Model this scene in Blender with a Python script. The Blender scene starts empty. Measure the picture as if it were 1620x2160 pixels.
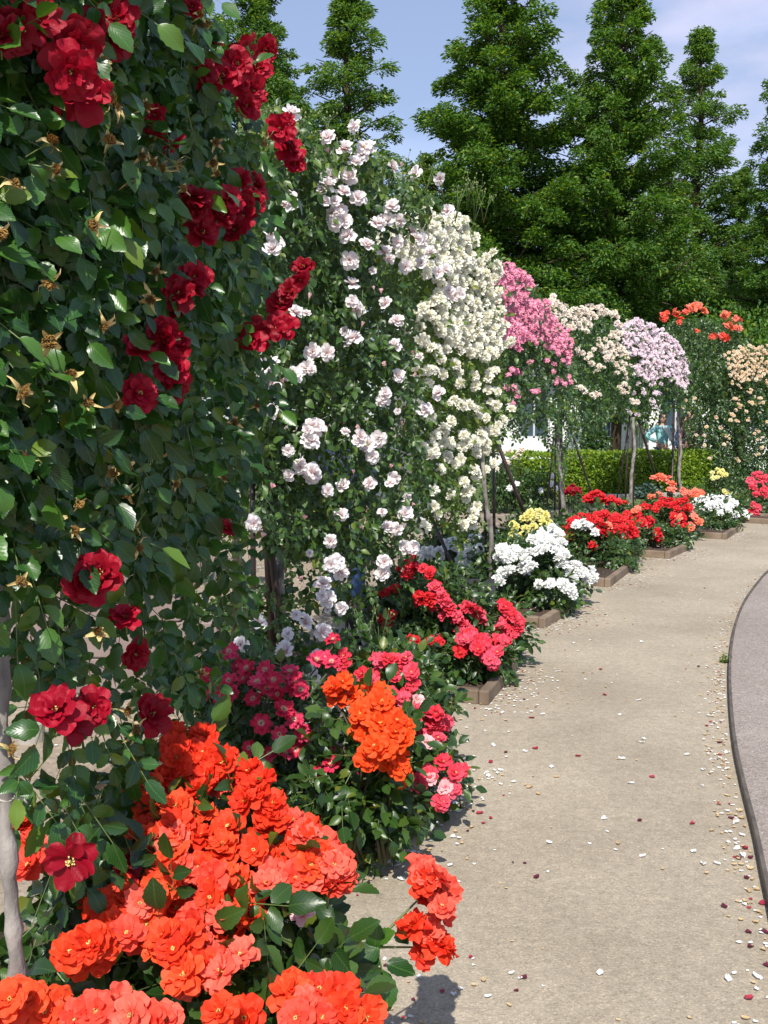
import bpy, math, random
import numpy as np
from mathutils import Vector, Matrix, Quaternion
S = bpy.context.scene
COL = S.collection
# ------------------------------------------------------------------ camera
FPX = 2100.0; CH = 1.5; HOR = 880.0
PITCH = math.atan((1080-HOR)/FPX)
cam_d = bpy.data.cameras.new('camera'); cam = bpy.data.objects.new('camera', cam_d); COL.objects.link(cam)
cam_d.sensor_fit = 'VERTICAL'; cam_d.sensor_height = 24.0; cam_d.lens = 24.0*FPX/2160.0
cam_d.clip_start = 0.05; cam_d.clip_end = 3000
cam.location = (0, 0, CH); cam.rotation_euler = (math.pi/2-PITCH, 0, 0)
S.camera = cam
S.render.resolution_x = 768; S.render.resolution_y = 1024
# ------------------------------------------------------------------ light
SUN = Vector((-0.05, -0.64, 0.74)).normalized()
elev = math.asin(SUN.z); az = math.atan2(SUN.x, SUN.y)
w = bpy.data.worlds.new('World'); S.world = w; w.use_nodes = True
nt = w.node_tree; nt.nodes.clear()
out = nt.nodes.new('ShaderNodeOutputWorld'); bg = nt.nodes.new('ShaderNodeBackground')
sky = nt.nodes.new('ShaderNodeTexSky'); sky.sky_type = 'NISHITA'; sky.sun_disc = False
sky.sun_elevation = elev; sky.sun_rotation = az
sky.air_density = 1.0; sky.dust_density = 0.6; sky.ozone_density = 2.2
tc = nt.nodes.new('ShaderNodeTexCoord')
mp = nt.nodes.new('ShaderNodeMapping'); mp.inputs['Scale'].default_value = (1.0, 1.0, 2.6)
nz = nt.nodes.new('ShaderNodeTexNoise'); nz.inputs['Scale'].default_value = 2.6; nz.inputs['Detail'].default_value = 5
rp = nt.nodes.new('ShaderNodeValToRGB'); rp.color_ramp.elements[0].position = 0.52; rp.color_ramp.elements[1].position = 0.74
rp.color_ramp.elements[0].color = (.34, .34, .34, 1)
mx = nt.nodes.new('ShaderNodeMixRGB'); mx.inputs[2].default_value = (6.2, 7.2, 10.6, 1)
mm = nt.nodes.new('ShaderNodeMath'); mm.operation = 'MULTIPLY'; mm.inputs[1].default_value = 0.85
nt.links.new(tc.outputs['Generated'], mp.inputs[0]); nt.links.new(mp.outputs[0], nz.inputs['Vector'])
nt.links.new(nz.outputs['Fac'], rp.inputs[0]); nt.links.new(rp.outputs[0], mm.inputs[0]); nt.links.new(mm.outputs[0], mx.inputs[0])
nt.links.new(sky.outputs[0], mx.inputs[1])
# one soft cloud high up on the right
vd = nt.nodes.new('ShaderNodeVectorMath'); vd.operation = 'DOT_PRODUCT'; vn = nt.nodes.new('ShaderNodeVectorMath'); vn.operation = 'NORMALIZE'
nt.links.new(tc.outputs['Generated'], vn.inputs[0]); nt.links.new(vn.outputs[0], vd.inputs[0]); vd.inputs[1].default_value = tuple(Vector((.335, 1.0, .385)).normalized())
cr_ = nt.nodes.new('ShaderNodeMapRange'); cr_.inputs[1].default_value = .976; cr_.inputs[2].default_value = .999; nt.links.new(vd.outputs['Value'], cr_.inputs[0])
n2 = nt.nodes.new('ShaderNodeTexNoise'); n2.inputs['Scale'].default_value = 9; n2.inputs['Detail'].default_value = 6; nt.links.new(mp.outputs[0], n2.inputs['Vector'])
r2 = nt.nodes.new('ShaderNodeMapRange'); r2.inputs[1].default_value = .32; r2.inputs[2].default_value = .72; nt.links.new(n2.outputs['Fac'], r2.inputs[0])
c3 = nt.nodes.new('ShaderNodeMath'); c3.operation = 'MULTIPLY'; nt.links.new(cr_.outputs[0], c3.inputs[0]); nt.links.new(r2.outputs[0], c3.inputs[1])
c4 = nt.nodes.new('ShaderNodeMath'); c4.operation = 'MULTIPLY'; c4.inputs[1].default_value = .8; nt.links.new(c3.outputs[0], c4.inputs[0])
mx2 = nt.nodes.new('ShaderNodeMixRGB'); mx2.inputs[2].default_value = (6.6, 6.5, 8.4, 1); nt.links.new(c4.outputs[0], mx2.inputs[0]); nt.links.new(mx.outputs[0], mx2.inputs[1])
nt.links.new(mx2.outputs[0], bg.inputs[0])
bg.inputs[1].default_value = 0.105
nt.links.new(bg.outputs[0], out.inputs[0])
sd = bpy.data.lights.new('sun', 'SUN'); sd.energy = 4.9; sd.angle = math.radians(0.5); sd.color = (1.0, 0.95, 0.87)
so = bpy.data.objects.new('sun', sd); COL.objects.link(so)
so.rotation_euler = SUN.to_track_quat('Z', 'Y').to_euler()
S.view_settings.view_transform = 'Standard'; S.view_settings.look = 'None'
S.view_settings.exposure = 0.30; S.view_settings.gamma = 1.0

# ------------------------------------------------------------------ helpers
RN = np.random.default_rng(7); random.seed(7)
cp, sp = math.cos(PITCH), math.sin(PITCH)
def P(px, py, d):
    u = (px-810)/FPX; v = (py-1080)/FPX
    ry = cp - v*sp; rz = -sp - v*cp
    t = d/ry
    return Vector((u*t, d, CH+rz*t))
def Pn(px, py, d):
    px = np.asarray(px, float); py = np.asarray(py, float); d = np.asarray(d, float)
    u = (px-810)/FPX; v = (py-1080)/FPX
    t = d/(cp - v*sp)
    return np.stack([u*t, d+0*px, CH+(-sp - v*cp)*t], -1)
def G(px, py):
    v = (py-1080)/FPX
    t = CH/(sp+v*cp)
    return Vector(((px-810)/FPX*t, (cp-v*sp)*t, 0))
def nrm(a): return a/np.maximum(np.linalg.norm(a, axis=-1, keepdims=True), 1e-9)

class Acc:
    """collects vertices and faces of ONE mesh"""
    def __init__(s): s.v = []; s.f = []; s.n = []; s.uv = []; s.m = []; s.c = 0
    def add(s, v, loops, sizes, uv=None, mat=0):
        v = np.asarray(v, float).reshape(-1, 3); loops = np.asarray(loops, int).ravel(); sizes = np.asarray(sizes, int).ravel()
        s.v.append(v); s.f.append(loops+s.c); s.n.append(sizes)
        s.uv.append(np.zeros((len(loops), 2)) if uv is None else np.asarray(uv, float).reshape(-1, 2))
        s.m.append(np.full(len(sizes), mat) if np.isscalar(mat) else np.asarray(mat, int)); s.c += len(v)
    def arrays(s):
        return (np.concatenate(s.v), np.concatenate(s.f), np.concatenate(s.n), np.concatenate(s.uv), np.concatenate(s.m))
    def addfaces(s, v, faces, mat=0, uvs=None):
        loops = [i for f in faces for i in f]
        s.add(v, loops, [len(f) for f in faces], uvs, mat)
    def tube(s, pts, rad, sides=6, mat=0, cap=True, knob=0.0):
        pts = [Vector(p) for p in pts]; n = len(pts)
        if not hasattr(rad, '__len__'): rad = [rad]*n
        vs = []; fs = []; uv = []
        ref = Vector((0.31, 0.87, 0.13)).normalized()
        for i, p in enumerate(pts):
            t = (pts[min(i+1, n-1)]-pts[max(i-1, 0)]).normalized()
            a = t.cross(ref)
            if a.length < 1e-3: a = t.cross(Vector((1, 0, 0)))
            a.normalize(); b = t.cross(a)
            for k in range(sides):
                an = 2*math.pi*k/sides
                r = rad[i]*(1+knob*random.uniform(-1, 1))
                vs.append(p+a*math.cos(an)*r+b*math.sin(an)*r)
        for i in range(n-1):
            for k in range(sides):
                k2 = (k+1) % sides
                fs.append((i*sides+k, i*sides+k2, (i+1)*sides+k2, (i+1)*sides+k))
        if cap:
            fs.append(tuple(range(sides))[::-1]); fs.append(tuple((n-1)*sides+k for k in range(sides)))
        s.addfaces([tuple(v) for v in vs], fs, mat)
    def box(s, c, size, rz=0.0, mat=0, bev=0.0):
        hx, hy, hz = size[0]/2, size[1]/2, size[2]/2
        b = min(bev, hx*.9, hy*.9, hz*.9); ca, sa = math.cos(rz), math.sin(rz)
        if b <= 0:
            vs = [(x, y, z) for z in (-hz, hz) for (x, y) in ((-hx, -hy), (hx, -hy), (hx, hy), (-hx, hy))]
            fs = [(3, 2, 1, 0), (4, 5, 6, 7), (0, 1, 5, 4), (1, 2, 6, 5), (2, 3, 7, 6), (3, 0, 4, 7)]
        else:
            vs = []; fs = []
            def ring(ix, iy, z):
                o = len(vs)
                for (x, y) in ((-ix+b, -iy), (ix-b, -iy), (ix, -iy+b), (ix, iy-b), (ix-b, iy), (-ix+b, iy), (-ix, iy-b), (-ix, -iy+b)): vs.append((x, y, z))
                return o
            r = [ring(hx-b/2, hy-b/2, -hz), ring(hx, hy, -hz+b), ring(hx, hy, hz-b), ring(hx-b*.7, hy-b*.7, hz)]
            for i in range(3):
                for k in range(8): fs.append((r[i]+k, r[i]+(k+1) % 8, r[i+1]+(k+1) % 8, r[i+1]+k))
            fs.append(tuple(range(8))[::-1]); fs.append(tuple(r[3]+k for k in range(8)))
        vs = [(c[0]+x*ca-y*sa, c[1]+x*sa+y*ca, c[2]+z) for x, y, z in vs]
        s.addfaces(vs, fs, mat)

def mesh_from(arr, name, mats, smooth=True):
    v, f, n, uv, m = arr
    me = bpy.data.meshes.new(name)
    me.vertices.add(len(v)); me.vertices.foreach_set('co', v.ravel())
    me.loops.add(len(f)); me.loops.foreach_set('vertex_index', f.astype(np.int32))
    me.polygons.add(len(n)); st = np.concatenate([[0], np.cumsum(n)[:-1]])
    me.polygons.foreach_set('loop_start', st.astype(np.int32)); me.polygons.foreach_set('loop_total', n.astype(np.int32))
    me.polygons.foreach_set('material_index', m.astype(np.int32))
    me.polygons.foreach_set('use_smooth', np.full(len(n), smooth))
    l = me.uv_layers.new(name='UVMap'); l.data.foreach_set('uv', uv.ravel())
    for mt in (mats if isinstance(mats, (list, tuple)) else [mats]): me.materials.append(mt)
    me.update(calc_edges=True); me.validate()
    return me
def tag(o, label=None, cat=None, group=None, kind=None):
    if label: o['label'] = label
    if cat: o['category'] = cat
    if group: o['group'] = group
    if kind: o['kind'] = kind
    return o
def link(name, me, parent=None):
    o = bpy.data.objects.new(name, me); COL.objects.link(o)
    if parent is not None:
        o.parent = parent
        # all parts are built in world space; the parent is an unrotated Empty
        r = parent; off = Vector((0, 0, 0))
        while r is not None: off += r.location; r = r.parent
        o.location = -off
    return o
def obj(name, acc, mats, parent=None, smooth=True):
    return link(name, mesh_from(acc.arrays(), name, mats, smooth), parent)
def empty(name, loc, label, cat, group=None):
    o = bpy.data.objects.new(name, None); COL.objects.link(o); o.location = loc; o.empty_display_size = .2
    return tag(o, label, cat, group)
def inpoly(x, y, poly):
    r = np.zeros(len(x), bool); n = len(poly); j = n-1
    for i in range(n):
        xi, yi = poly[i]; xj, yj = poly[j]
        if yi != yj:
            c = ((yi > y) != (yj > y)) & (x < (xj-xi)*(y-yi)/(yj-yi)+xi)
            r ^= c
        j = i
    return r
def area(poly):
    a = np.array(poly, float); x, y = a[:, 0], a[:, 1]
    return abs(np.dot(x, np.roll(y, -1))-np.dot(y, np.roll(x, -1)))/2
def sample(poly, n):
    a = np.array(poly, float); lo = a.min(0); hi = a.max(0); xs = []; ys = []; c = 0
    while c < n:
        x = RN.uniform(lo[0], hi[0], n*2); y = RN.uniform(lo[1], hi[1], n*2)
        k = inpoly(x, y, poly); xs.append(x[k]); ys.append(y[k]); c += k.sum()
    return np.concatenate(xs)[:n], np.concatenate(ys)[:n]

# ------------------------------------------------------------------ materials
def newmat(name):
    m = bpy.data.materials.new(name); m.use_nodes = True; m.node_tree.nodes.clear()
    return m, m.node_tree
def N(t, ty, **k):
    n = t.nodes.new(ty)
    for a, b in k.items():
        if a.startswith('i_'): n.inputs[a[2:].replace('_', ' ')].default_value = b
        else: setattr(n, a, b)
    return n
def rgba(c): return (c[0], c[1], c[2], 1)
def ramp(t, pts):
    r = t.nodes.new('ShaderNodeValToRGB'); e = r.color_ramp.elements
    while len(e) < len(pts): e.new(0.5)
    for i, (p, c) in enumerate(pts): e[i].position = p; e[i].color = rgba(c)
    return r
def leaf_mat(name, a, b, c, rough=.38, trans=.22, spec=.5, vein=.5, young=None):
    """a..b..c random tone per leaf, veins from the leaf's own UV"""
    m, t = newmat(name); L = t.links.new
    geo = N(t, 'ShaderNodeNewGeometry'); rr = ramp(t, [(0, a), (.5, b), (.93, c), (1, (c[0]*1.9+.02, c[1]*1.25+.01, c[2]))])
    L(geo.outputs['Random Per Island'], rr.inputs[0])
    uv = N(t, 'ShaderNodeUVMap'); sx = N(t, 'ShaderNodeSeparateXYZ'); L(uv.outputs[0], sx.inputs[0])
    # midrib and side veins
    ab = N(t, 'ShaderNodeMath', operation='SUBTRACT'); ab.inputs[1].default_value = .5; L(sx.outputs[0], ab.inputs[0])
    ab2 = N(t, 'ShaderNodeMath', operation='ABSOLUTE'); L(ab.outputs[0], ab2.inputs[0])
    mid = N(t, 'ShaderNodeMath', operation='LESS_THAN'); mid.inputs[1].default_value = .025; L(ab2.outputs[0], mid.inputs[0])
    q = N(t, 'ShaderNodeMath', operation='MULTIPLY_ADD'); q.inputs[1].default_value = -1.1; L(ab2.outputs[0], q.inputs[0]); L(sx.outputs[1], q.inputs[2])
    q2 = N(t, 'ShaderNodeMath', operation='MULTIPLY'); q2.inputs[1].default_value = 44; L(q.outputs[0], q2.inputs[0])
    q3 = N(t, 'ShaderNodeMath', operation='SINE'); L(q2.outputs[0], q3.inputs[0])
    q4 = N(t, 'ShaderNodeMath', operation='GREATER_THAN'); q4.inputs[1].default_value = .93; L(q3.outputs[0], q4.inputs[0])
    q5 = N(t, 'ShaderNodeMath', operation='MAXIMUM'); L(mid.outputs[0], q5.inputs[0]); L(q4.outputs[0], q5.inputs[1])
    q6 = N(t, 'ShaderNodeMath', operation='MULTIPLY'); q6.inputs[1].default_value = vein; L(q5.outputs[0], q6.inputs[0])
    mix = N(t, 'ShaderNodeMixRGB'); mix.inputs[2].default_value = rgba([min(1, x*1.7+.012) for x in c])
    L(q6.outputs[0], mix.inputs[0]); L(rr.outputs[0], mix.inputs[1])
    col = mix.outputs[0]
    p = N(t, 'ShaderNodeBsdfPrincipled'); p.inputs['Roughness'].default_value = rough; p.inputs['Specular IOR Level'].default_value = spec
    L(col, p.inputs['Base Color'])
    bp = N(t, 'ShaderNodeBump'); bp.inputs['Strength'].default_value = .05; bp.inputs['Distance'].default_value = .002
    L(q3.outputs[0], bp.inputs['Height']); L(bp.outputs[0], p.inputs['Normal'])
    tr = N(t, 'ShaderNodeBsdfTranslucent'); hs = N(t, 'ShaderNodeMixRGB', blend_type='MULTIPLY'); hs.inputs[0].default_value = 1
    hs.inputs[2].default_value = (2.6, 2.2, .7, 1); L(col, hs.inputs[1]); L(hs.outputs[0], tr.inputs[0])
    ms = N(t, 'ShaderNodeMixShader'); ms.inputs[0].default_value = trans
    L(p.outputs[0], ms.inputs[1]); L(tr.outputs[0], ms.inputs[2])
    o = N(t, 'ShaderNodeOutputMaterial'); L(ms.outputs[0], o.inputs[0]); return m
def petal_mat(name, base, c1, c2, edge=None, trans=.3, rough=.6, obj_mix=1.0, basepos=.22):
    """base = colour at the foot of the petal, c1..c2 = from bloom to bloom"""
    m, t = newmat(name); L = t.links.new
    oi = N(t, 'ShaderNodeObjectInfo'); geo = N(t, 'ShaderNodeNewGeometry')
    ad = N(t, 'ShaderNodeMath', operation='MULTIPLY_ADD'); ad.inputs[1].default_value = .35
    L(geo.outputs['Random Per Island'], ad.inputs[0]); s2 = N(t, 'ShaderNodeMath', operation='MULTIPLY'); s2.inputs[1].default_value = .65
    L(oi.outputs['Random'], s2.inputs[0]); L(s2.outputs[0], ad.inputs[2])
    mx = N(t, 'ShaderNodeMixRGB'); mx.inputs[1].default_value = rgba(c1); mx.inputs[2].default_value = rgba(c2); L(ad.outputs[0], mx.inputs[0])
    uv = N(t, 'ShaderNodeUVMap'); sx = N(t, 'ShaderNodeSeparateXYZ'); L(uv.outputs[0], sx.inputs[0])
    col = mx.outputs[0]
    if edge:
        mr = N(t, 'ShaderNodeMapRange'); mr.inputs[1].default_value = .55; mr.inputs[2].default_value = 1.0
        L(sx.outputs[1], mr.inputs[0]); m3 = N(t, 'ShaderNodeMixRGB'); m3.inputs[2].default_value = rgba(edge)
        L(mr.outputs[0], m3.inputs[0]); L(col, m3.inputs[1]); col = m3.outputs[0]
    mr = N(t, 'ShaderNodeMapRange'); mr.inputs[1].default_value = basepos*.4; mr.inputs[2].default_value = basepos*1.6
    L(sx.outputs[1], mr.inputs[0]); m2 = N(t, 'ShaderNodeMixRGB'); m2.inputs[1].default_value = rgba(base)
    L(mr.outputs[0], m2.inputs[0]); L(col, m2.inputs[2]); col = m2.outputs[0]
    p = N(t, 'ShaderNodeBsdfPrincipled'); p.inputs['Roughness'].default_value = rough; p.inputs['Specular IOR Level'].default_value = .25
    L(col, p.inputs['Base Color'])
    ns = N(t, 'ShaderNodeTexNoise'); ns.inputs['Scale'].default_value = 9; ns.inputs['Detail'].default_value = 4
    L(uv.outputs[0], ns.inputs['Vector']); bp = N(t, 'ShaderNodeBump'); bp.inputs['Strength'].default_value = .25; bp.inputs['Distance'].default_value = .005
    L(ns.outputs[0], bp.inputs['Height']); L(bp.outputs[0], p.inputs['Normal'])
    tr = N(t, 'ShaderNodeBsdfTranslucent'); L(col, tr.inputs[0])
    ms = N(t, 'ShaderNodeMixShader'); ms.inputs[0].default_value = trans
    L(p.outputs[0], ms.inputs[1]); L(tr.outputs[0], ms.inputs[2])
    o = N(t, 'ShaderNodeOutputMaterial'); L(ms.outputs[0], o.inputs[0]); return m
def plain(name, c, rough=.7, c2=None, scale=8, metal=0, bump=0, spec=.4, det=6, stretch=None, bscale=None):
    m, t = newmat(name); L = t.links.new
    p = N(t, 'ShaderNodeBsdfPrincipled'); p.inputs['Roughness'].default_value = rough; p.inputs['Metallic'].default_value = metal
    p.inputs['Specular IOR Level'].default_value = spec; p.inputs['Base Color'].default_value = rgba(c)
    tc = N(t, 'ShaderNodeTexCoord'); mpn = N(t, 'ShaderNodeMapping')
    if stretch: mpn.inputs['Scale'].default_value = stretch
    L(tc.outputs['Object'], mpn.inputs[0])
    if c2:
        n = N(t, 'ShaderNodeTexNoise'); n.inputs['Scale'].default_value = scale; n.inputs['Detail'].default_value = det; L(mpn.outputs[0], n.inputs['Vector'])
        r = ramp(t, [(.33, c), (.67, c2)]); L(n.outputs[0], r.inputs[0]); L(r.outputs[0], p.inputs['Base Color'])
    if bump:
        n2 = N(t, 'ShaderNodeTexNoise'); n2.inputs['Scale'].default_value = bscale or scale*3; n2.inputs['Detail'].default_value = 6; L(mpn.outputs[0], n2.inputs['Vector'])
        bp = N(t, 'ShaderNodeBump'); bp.inputs['Strength'].default_value = .6; bp.inputs['Distance'].default_value = bump
        L(n2.outputs[0], bp.inputs['Height']); L(bp.outputs[0], p.inputs['Normal'])
    o = N(t, 'ShaderNodeOutputMaterial'); L(p.outputs[0], o.inputs[0]); return m
def ground_mat(name, c1, c2, dark, light, fine=220, rough=.95, spark=.12, patch=.7):
    m, t = newmat(name); L = t.links.new
    tc = N(t, 'ShaderNodeTexCoord'); o = tc.outputs['Object']
    n1 = N(t, 'ShaderNodeTexNoise'); n1.inputs['Scale'].default_value = patch; n1.inputs['Detail'].default_value = 7; n1.inputs['Roughness'].default_value = .62; L(o, n1.inputs['Vector'])
    r1 = ramp(t, [(.35, c1), (.65, c2)]); L(n1.outputs[0], r1.inputs[0])
    v = N(t, 'ShaderNodeTexVoronoi'); v.inputs['Scale'].default_value = fine; L(o, v.inputs['Vector'])
    sp_ = N(t, 'ShaderNodeSeparateColor'); L(v.outputs['Color'], sp_.inputs[0])
    r2 = ramp(t, [(0, dark), (.10, dark), (.22, (.5, .5, .5)), (.8, (.5, .5, .5)), (.93, light), (1, light)])
    L(sp_.outputs[0], r2.inputs[0])
    mx = N(t, 'ShaderNodeMixRGB', blend_type='OVERLAY'); mx.inputs[0].default_value = .5; L(r1.outputs[0], mx.inputs[1]); L(r2.outputs[0], mx.inputs[2])
    n3 = N(t, 'ShaderNodeTexNoise'); n3.inputs['Scale'].default_value = 26; n3.inputs['Detail'].default_value = 8; n3.inputs['Roughness'].default_value = .75; L(o, n3.inputs['Vector'])
    r3 = ramp(t, [(.3, (.36, .36, .36)), (.7, (.62, .62, .62))]); L(n3.outputs[0], r3.inputs[0])
    m3 = N(t, 'ShaderNodeMixRGB', blend_type='OVERLAY'); m3.inputs[0].default_value = .7; L(mx.outputs[0], m3.inputs[1]); L(r3.outputs[0], m3.inputs[2])
    p = N(t, 'ShaderNodeBsdfPrincipled'); p.inputs['Roughness'].default_value = rough; p.inputs['Specular IOR Level'].default_value = .2
    L(m3.outputs[0], p.inputs['Base Color'])
    n2 = N(t, 'ShaderNodeTexNoise'); n2.inputs['Scale'].default_value = 90; n2.inputs['Detail'].default_value = 8; L(o, n2.inputs['Vector'])
    bp = N(t, 'ShaderNodeBump'); bp.inputs['Strength'].default_value = .55; bp.inputs['Distance'].default_value = .006
    L(n2.outputs[0], bp.inputs['Height']); L(bp.outputs[0], p.inputs['Normal'])
    oo = N(t, 'ShaderNodeOutputMaterial'); L(p.outputs[0], oo.inputs[0]); return m

M = {}
M['leaf_near'] = leaf_mat('leaf_near', (.011, .044, .010), (.024, .082, .013), (.060, .150, .020), rough=.32, spec=.5, trans=.17, vein=.3)
M['leaf_wall'] = leaf_mat('leaf_wall', (.013, .042, .009), (.026, .070, .012), (.062, .130, .018), rough=.40, trans=.22, vein=.25)
M['leaf_bright'] = leaf_mat('leaf_bright', (.028, .066, .010), (.055, .110, .014), (.110, .180, .024), rough=.45, trans=.28, vein=.25)
M['leaf_bush'] = leaf_mat('leaf_bush', (.012, .038, .008), (.024, .064, .011), (.055, .110, .017), rough=.36, trans=.2, vein=.25)
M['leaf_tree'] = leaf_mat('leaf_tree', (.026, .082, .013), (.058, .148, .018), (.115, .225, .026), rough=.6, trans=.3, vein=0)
M['leaf_tree_far'] = leaf_mat('leaf_tree_far', (.045, .115, .030), (.078, .175, .034), (.125, .235, .045), rough=.6, trans=.3, vein=0)  # paler, bluer tone carries slight distance haze in the leaf colour
M['leaf_hedge'] = leaf_mat('leaf_hedge', (.085, .165, .010), (.145, .250, .014), (.210, .320, .020), rough=.5, trans=.25, vein=0)
M['leaf_blue'] = leaf_mat('leaf_blue', (.03, .07, .05), (.05, .10, .07), (.08, .14, .10), rough=.6, trans=.1, vein=0)
M['stem'] = plain('stem', (.07, .12, .03), .5, (.13, .16, .05), 20)
M['cane'] = plain('cane', (.05, .06, .025), .6, (.09, .08, .04), 20)
M['twig'] = plain('twig', (.035, .028, .018), .8, (.06, .048, .03), 10)
M['iron'] = plain('iron', (.020, .012, .011), .5, (.055, .030, .026), 14, bump=.002, spec=.5)
M['bark_pale'] = plain('bark_pale', (.10, .088, .078), .9, (.33, .30, .27), 22, bump=.012, stretch=(1, 1, .45), bscale=60)
M['bark'] = plain('bark', (.035, .022, .014), .95, (.085, .056, .035), 5, bump=.03, stretch=(3, 3, .5))
M['path'] = ground_mat('path', (.285, .240, .178), (.400, .345, .262), (.30, .29, .28), (.78, .76, .74))
M['ground'] = ground_mat('ground', (.27, .215, .155), (.34, .28, .21), (.3, .3, .3), (.72, .72, .72), fine=60, patch=.5)
M['asphalt'] = ground_mat('asphalt', (.235, .196, .170), (.305, .262, .230), (.12, .11, .12), (.90, .88, .88), fine=190)
M['soil'] = ground_mat('soil', (.05, .036, .026), (.10, .07, .05), (.2, .2, .2), (.8, .8, .8), fine=90)
M['grass'] = plain('grass', (.05, .09, .02), .9, (.13, .17, .05), 3, bump=.02)
M['kerb'] = plain('kerb', (.13, .092, .062), .9, (.24, .18, .125), 5, bump=.004)
M['kerb_grey'] = plain('kerb_grey', (.26, .21, .17), .9, (.36, .30, .25), 5, bump=.004)
M['edge_metal'] = plain('edge_metal', (.09, .075, .062), .55, (.17, .145, .12), 12, metal=.3, bump=.002)
M['pink_wall'] = plain('pink_wall', (.20, .15, .14), .9, (.27, .21, .19), 5, bump=.004)
M['concrete'] = plain('concrete', (.33, .30, .26), .9, (.42, .39, .34), 8, bump=.004)
M['white_wall'] = plain('white_wall', (.74, .74, .74), .7, (.80, .80, .79), 3)
M['roof'] = plain('roof', (.16, .16, .18), .7, (.22, .22, .24), 4)
M['glass'] = plain('glass', (.05, .08, .11), .12, spec=.8)
M['trim'] = plain('trim', (.55, .56, .58), .6)
M['spent'] = plain('spent', (.42, .30, .10), .7, (.70, .56, .26), 60)
M['spent_core'] = plain('spent_core', (.22, .11, .03), .9, (.46, .27, .07), 120)
M['calyx'] = plain('calyx', (.12, .19, .05), .6, (.20, .24, .08), 40)
M['stamen'] = plain('stamen', (.55, .36, .06), .8, (.75, .62, .25), 300)
M['black_sign'] = plain('black_sign', (.012, .012, .013), .35, (.03, .03, .03), 20)
M['sign_grey'] = plain('sign_grey', (.42, .42, .42), .5)

# ------------------------------------------------------------------ leaves
def leaf_template(lod):
    if lod == 0: rows = [(.06, .16), (.16, .33), (.24, .36), (.34, .47), (.44, .45), (.56, .50), (.66, .40), (.76, .38), (.86, .21), (.93, .15)]
    elif lod == 1: rows = [(.14, .27), (.42, .5), (.75, .33)]
    elif lod == 2: rows = [(.45, .5)]
    else: rows = []
    V = [(0, 0, 0)]; UV = [(.5, 0)]
    for t, w_ in rows:
        for s in (-1, 0, 1): V.append((s*w_, t, abs(s)*w_)); UV.append((.5+s*w_, t))
    V.append((0, 1, 0)); UV.append((.5, 1)); F = []
    if not rows:
        V = [(0, 0, 0), (-.5, .45, .5), (0, 1, 0), (.5, .45, .5)]; UV = [(.5, 0), (0, .45), (.5, 1), (1, .45)]; F = [(0, 3, 2), (0, 2, 1)]
    else:
        F += [(0, 2, 1), (0, 3, 2)]
        for i in range(len(rows)-1):
            a = 1+3*i
            F += [(a, a+1, a+4, a+3), (a+1, a+2, a+5, a+4)]
        a = 1+3*(len(rows)-1); e = len(V)-1
        F += [(a, a+1, e), (a+1, a+2, e)]
    return np.array(V), np.array(UV), F
TPL = {k: leaf_template(k) for k in (0, 1, 2, 3)}
def put_leaves(acc, pos, tip, nor, L, W=.62, fold=.25, curl=.25, lod=1, mat=0):
    n = len(pos)
    if n == 0: return
    V, UV, F = TPL[lod]; tip = nrm(tip); nor = nor-tip*np.sum(nor*tip, -1, keepdims=True); nor = nrm(nor); side = np.cross(tip, nor)
    L = np.broadcast_to(L, (n,))[:, None, None]; fo = (fold*RN.uniform(.4, 1.5, n))[:, None, None]; cu = (curl*RN.uniform(-.4, 1.6, n))[:, None, None]
    Wn = (W*RN.uniform(.85, 1.15, n))[:, None, None]
    x = V[None, :, 0:1]; t = V[None, :, 1:2]; z = V[None, :, 2:3]
    wob = (RN.uniform(-.09, .09, (n, 1, 1)))*np.sin(t*5+x*4)
    pts = pos[:, None, :]+tip[:, None, :]*(t*L)+side[:, None, :]*(x*L*Wn)+nor[:, None, :]*((z*fo-cu*t*t+wob*(t > 0))*L)
    loops = np.array([i for f in F for i in f]); sizes = np.array([len(f) for f in F]); nv = len(V)
    lp = (loops[None, :]+np.arange(n)[:, None]*nv).ravel()
    acc.add(pts.reshape(-1, 3), lp, np.tile(sizes, n), np.tile(UV[loops], (n, 1)), mat)
def compound(acc, pos, rach, nor, L, lod=1, pairs=2, W=.62, stem_mat=None, mat=0, fold=.25, curl=.25):
    """pinnate rose leaves: pairs of leaflets and one at the end"""
    n = len(pos); rach = nrm(rach); nor = nrm(nor-rach*np.sum(nor*rach, -1, keepdims=True)); side = np.cross(rach, nor)
    L = np.broadcast_to(L, (n,)).copy()
    put_leaves(acc, pos+rach*(L*(.55+.62*pairs))[:, None], rach+RN.normal(0, .16, (n, 3)), nor+RN.normal(0, .25, (n, 3)), L*1.1, W, fold, curl, lod, mat)
    for k in range(pairs):
        for s in (-1, 1):
            tip = rach*.55+side*s*.85+RN.normal(0, .2, (n, 3))
            tip[:, 2] -= .22
            put_leaves(acc, pos+rach*(L*(.5+.62*k))[:, None]+side*(s*.05*L)[:, None], tip, nor+RN.normal(0, .3, (n, 3)), L*RN.uniform(.75, 1.0, n)*(.82+.12*k), W, fold, curl, lod, mat)
    if stem_mat is not None:
        r = .0013
        e = pos+rach*(L*(.6+.62*pairs))[:, None]; b = pos
        q = np.stack([b-side*r, b+side*r, e+side*r*.6, e-side*r*.6], 1).reshape(-1, 3)
        acc.add(q, np.arange(4*n), np.full(n, 4), None, stem_mat)

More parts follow.
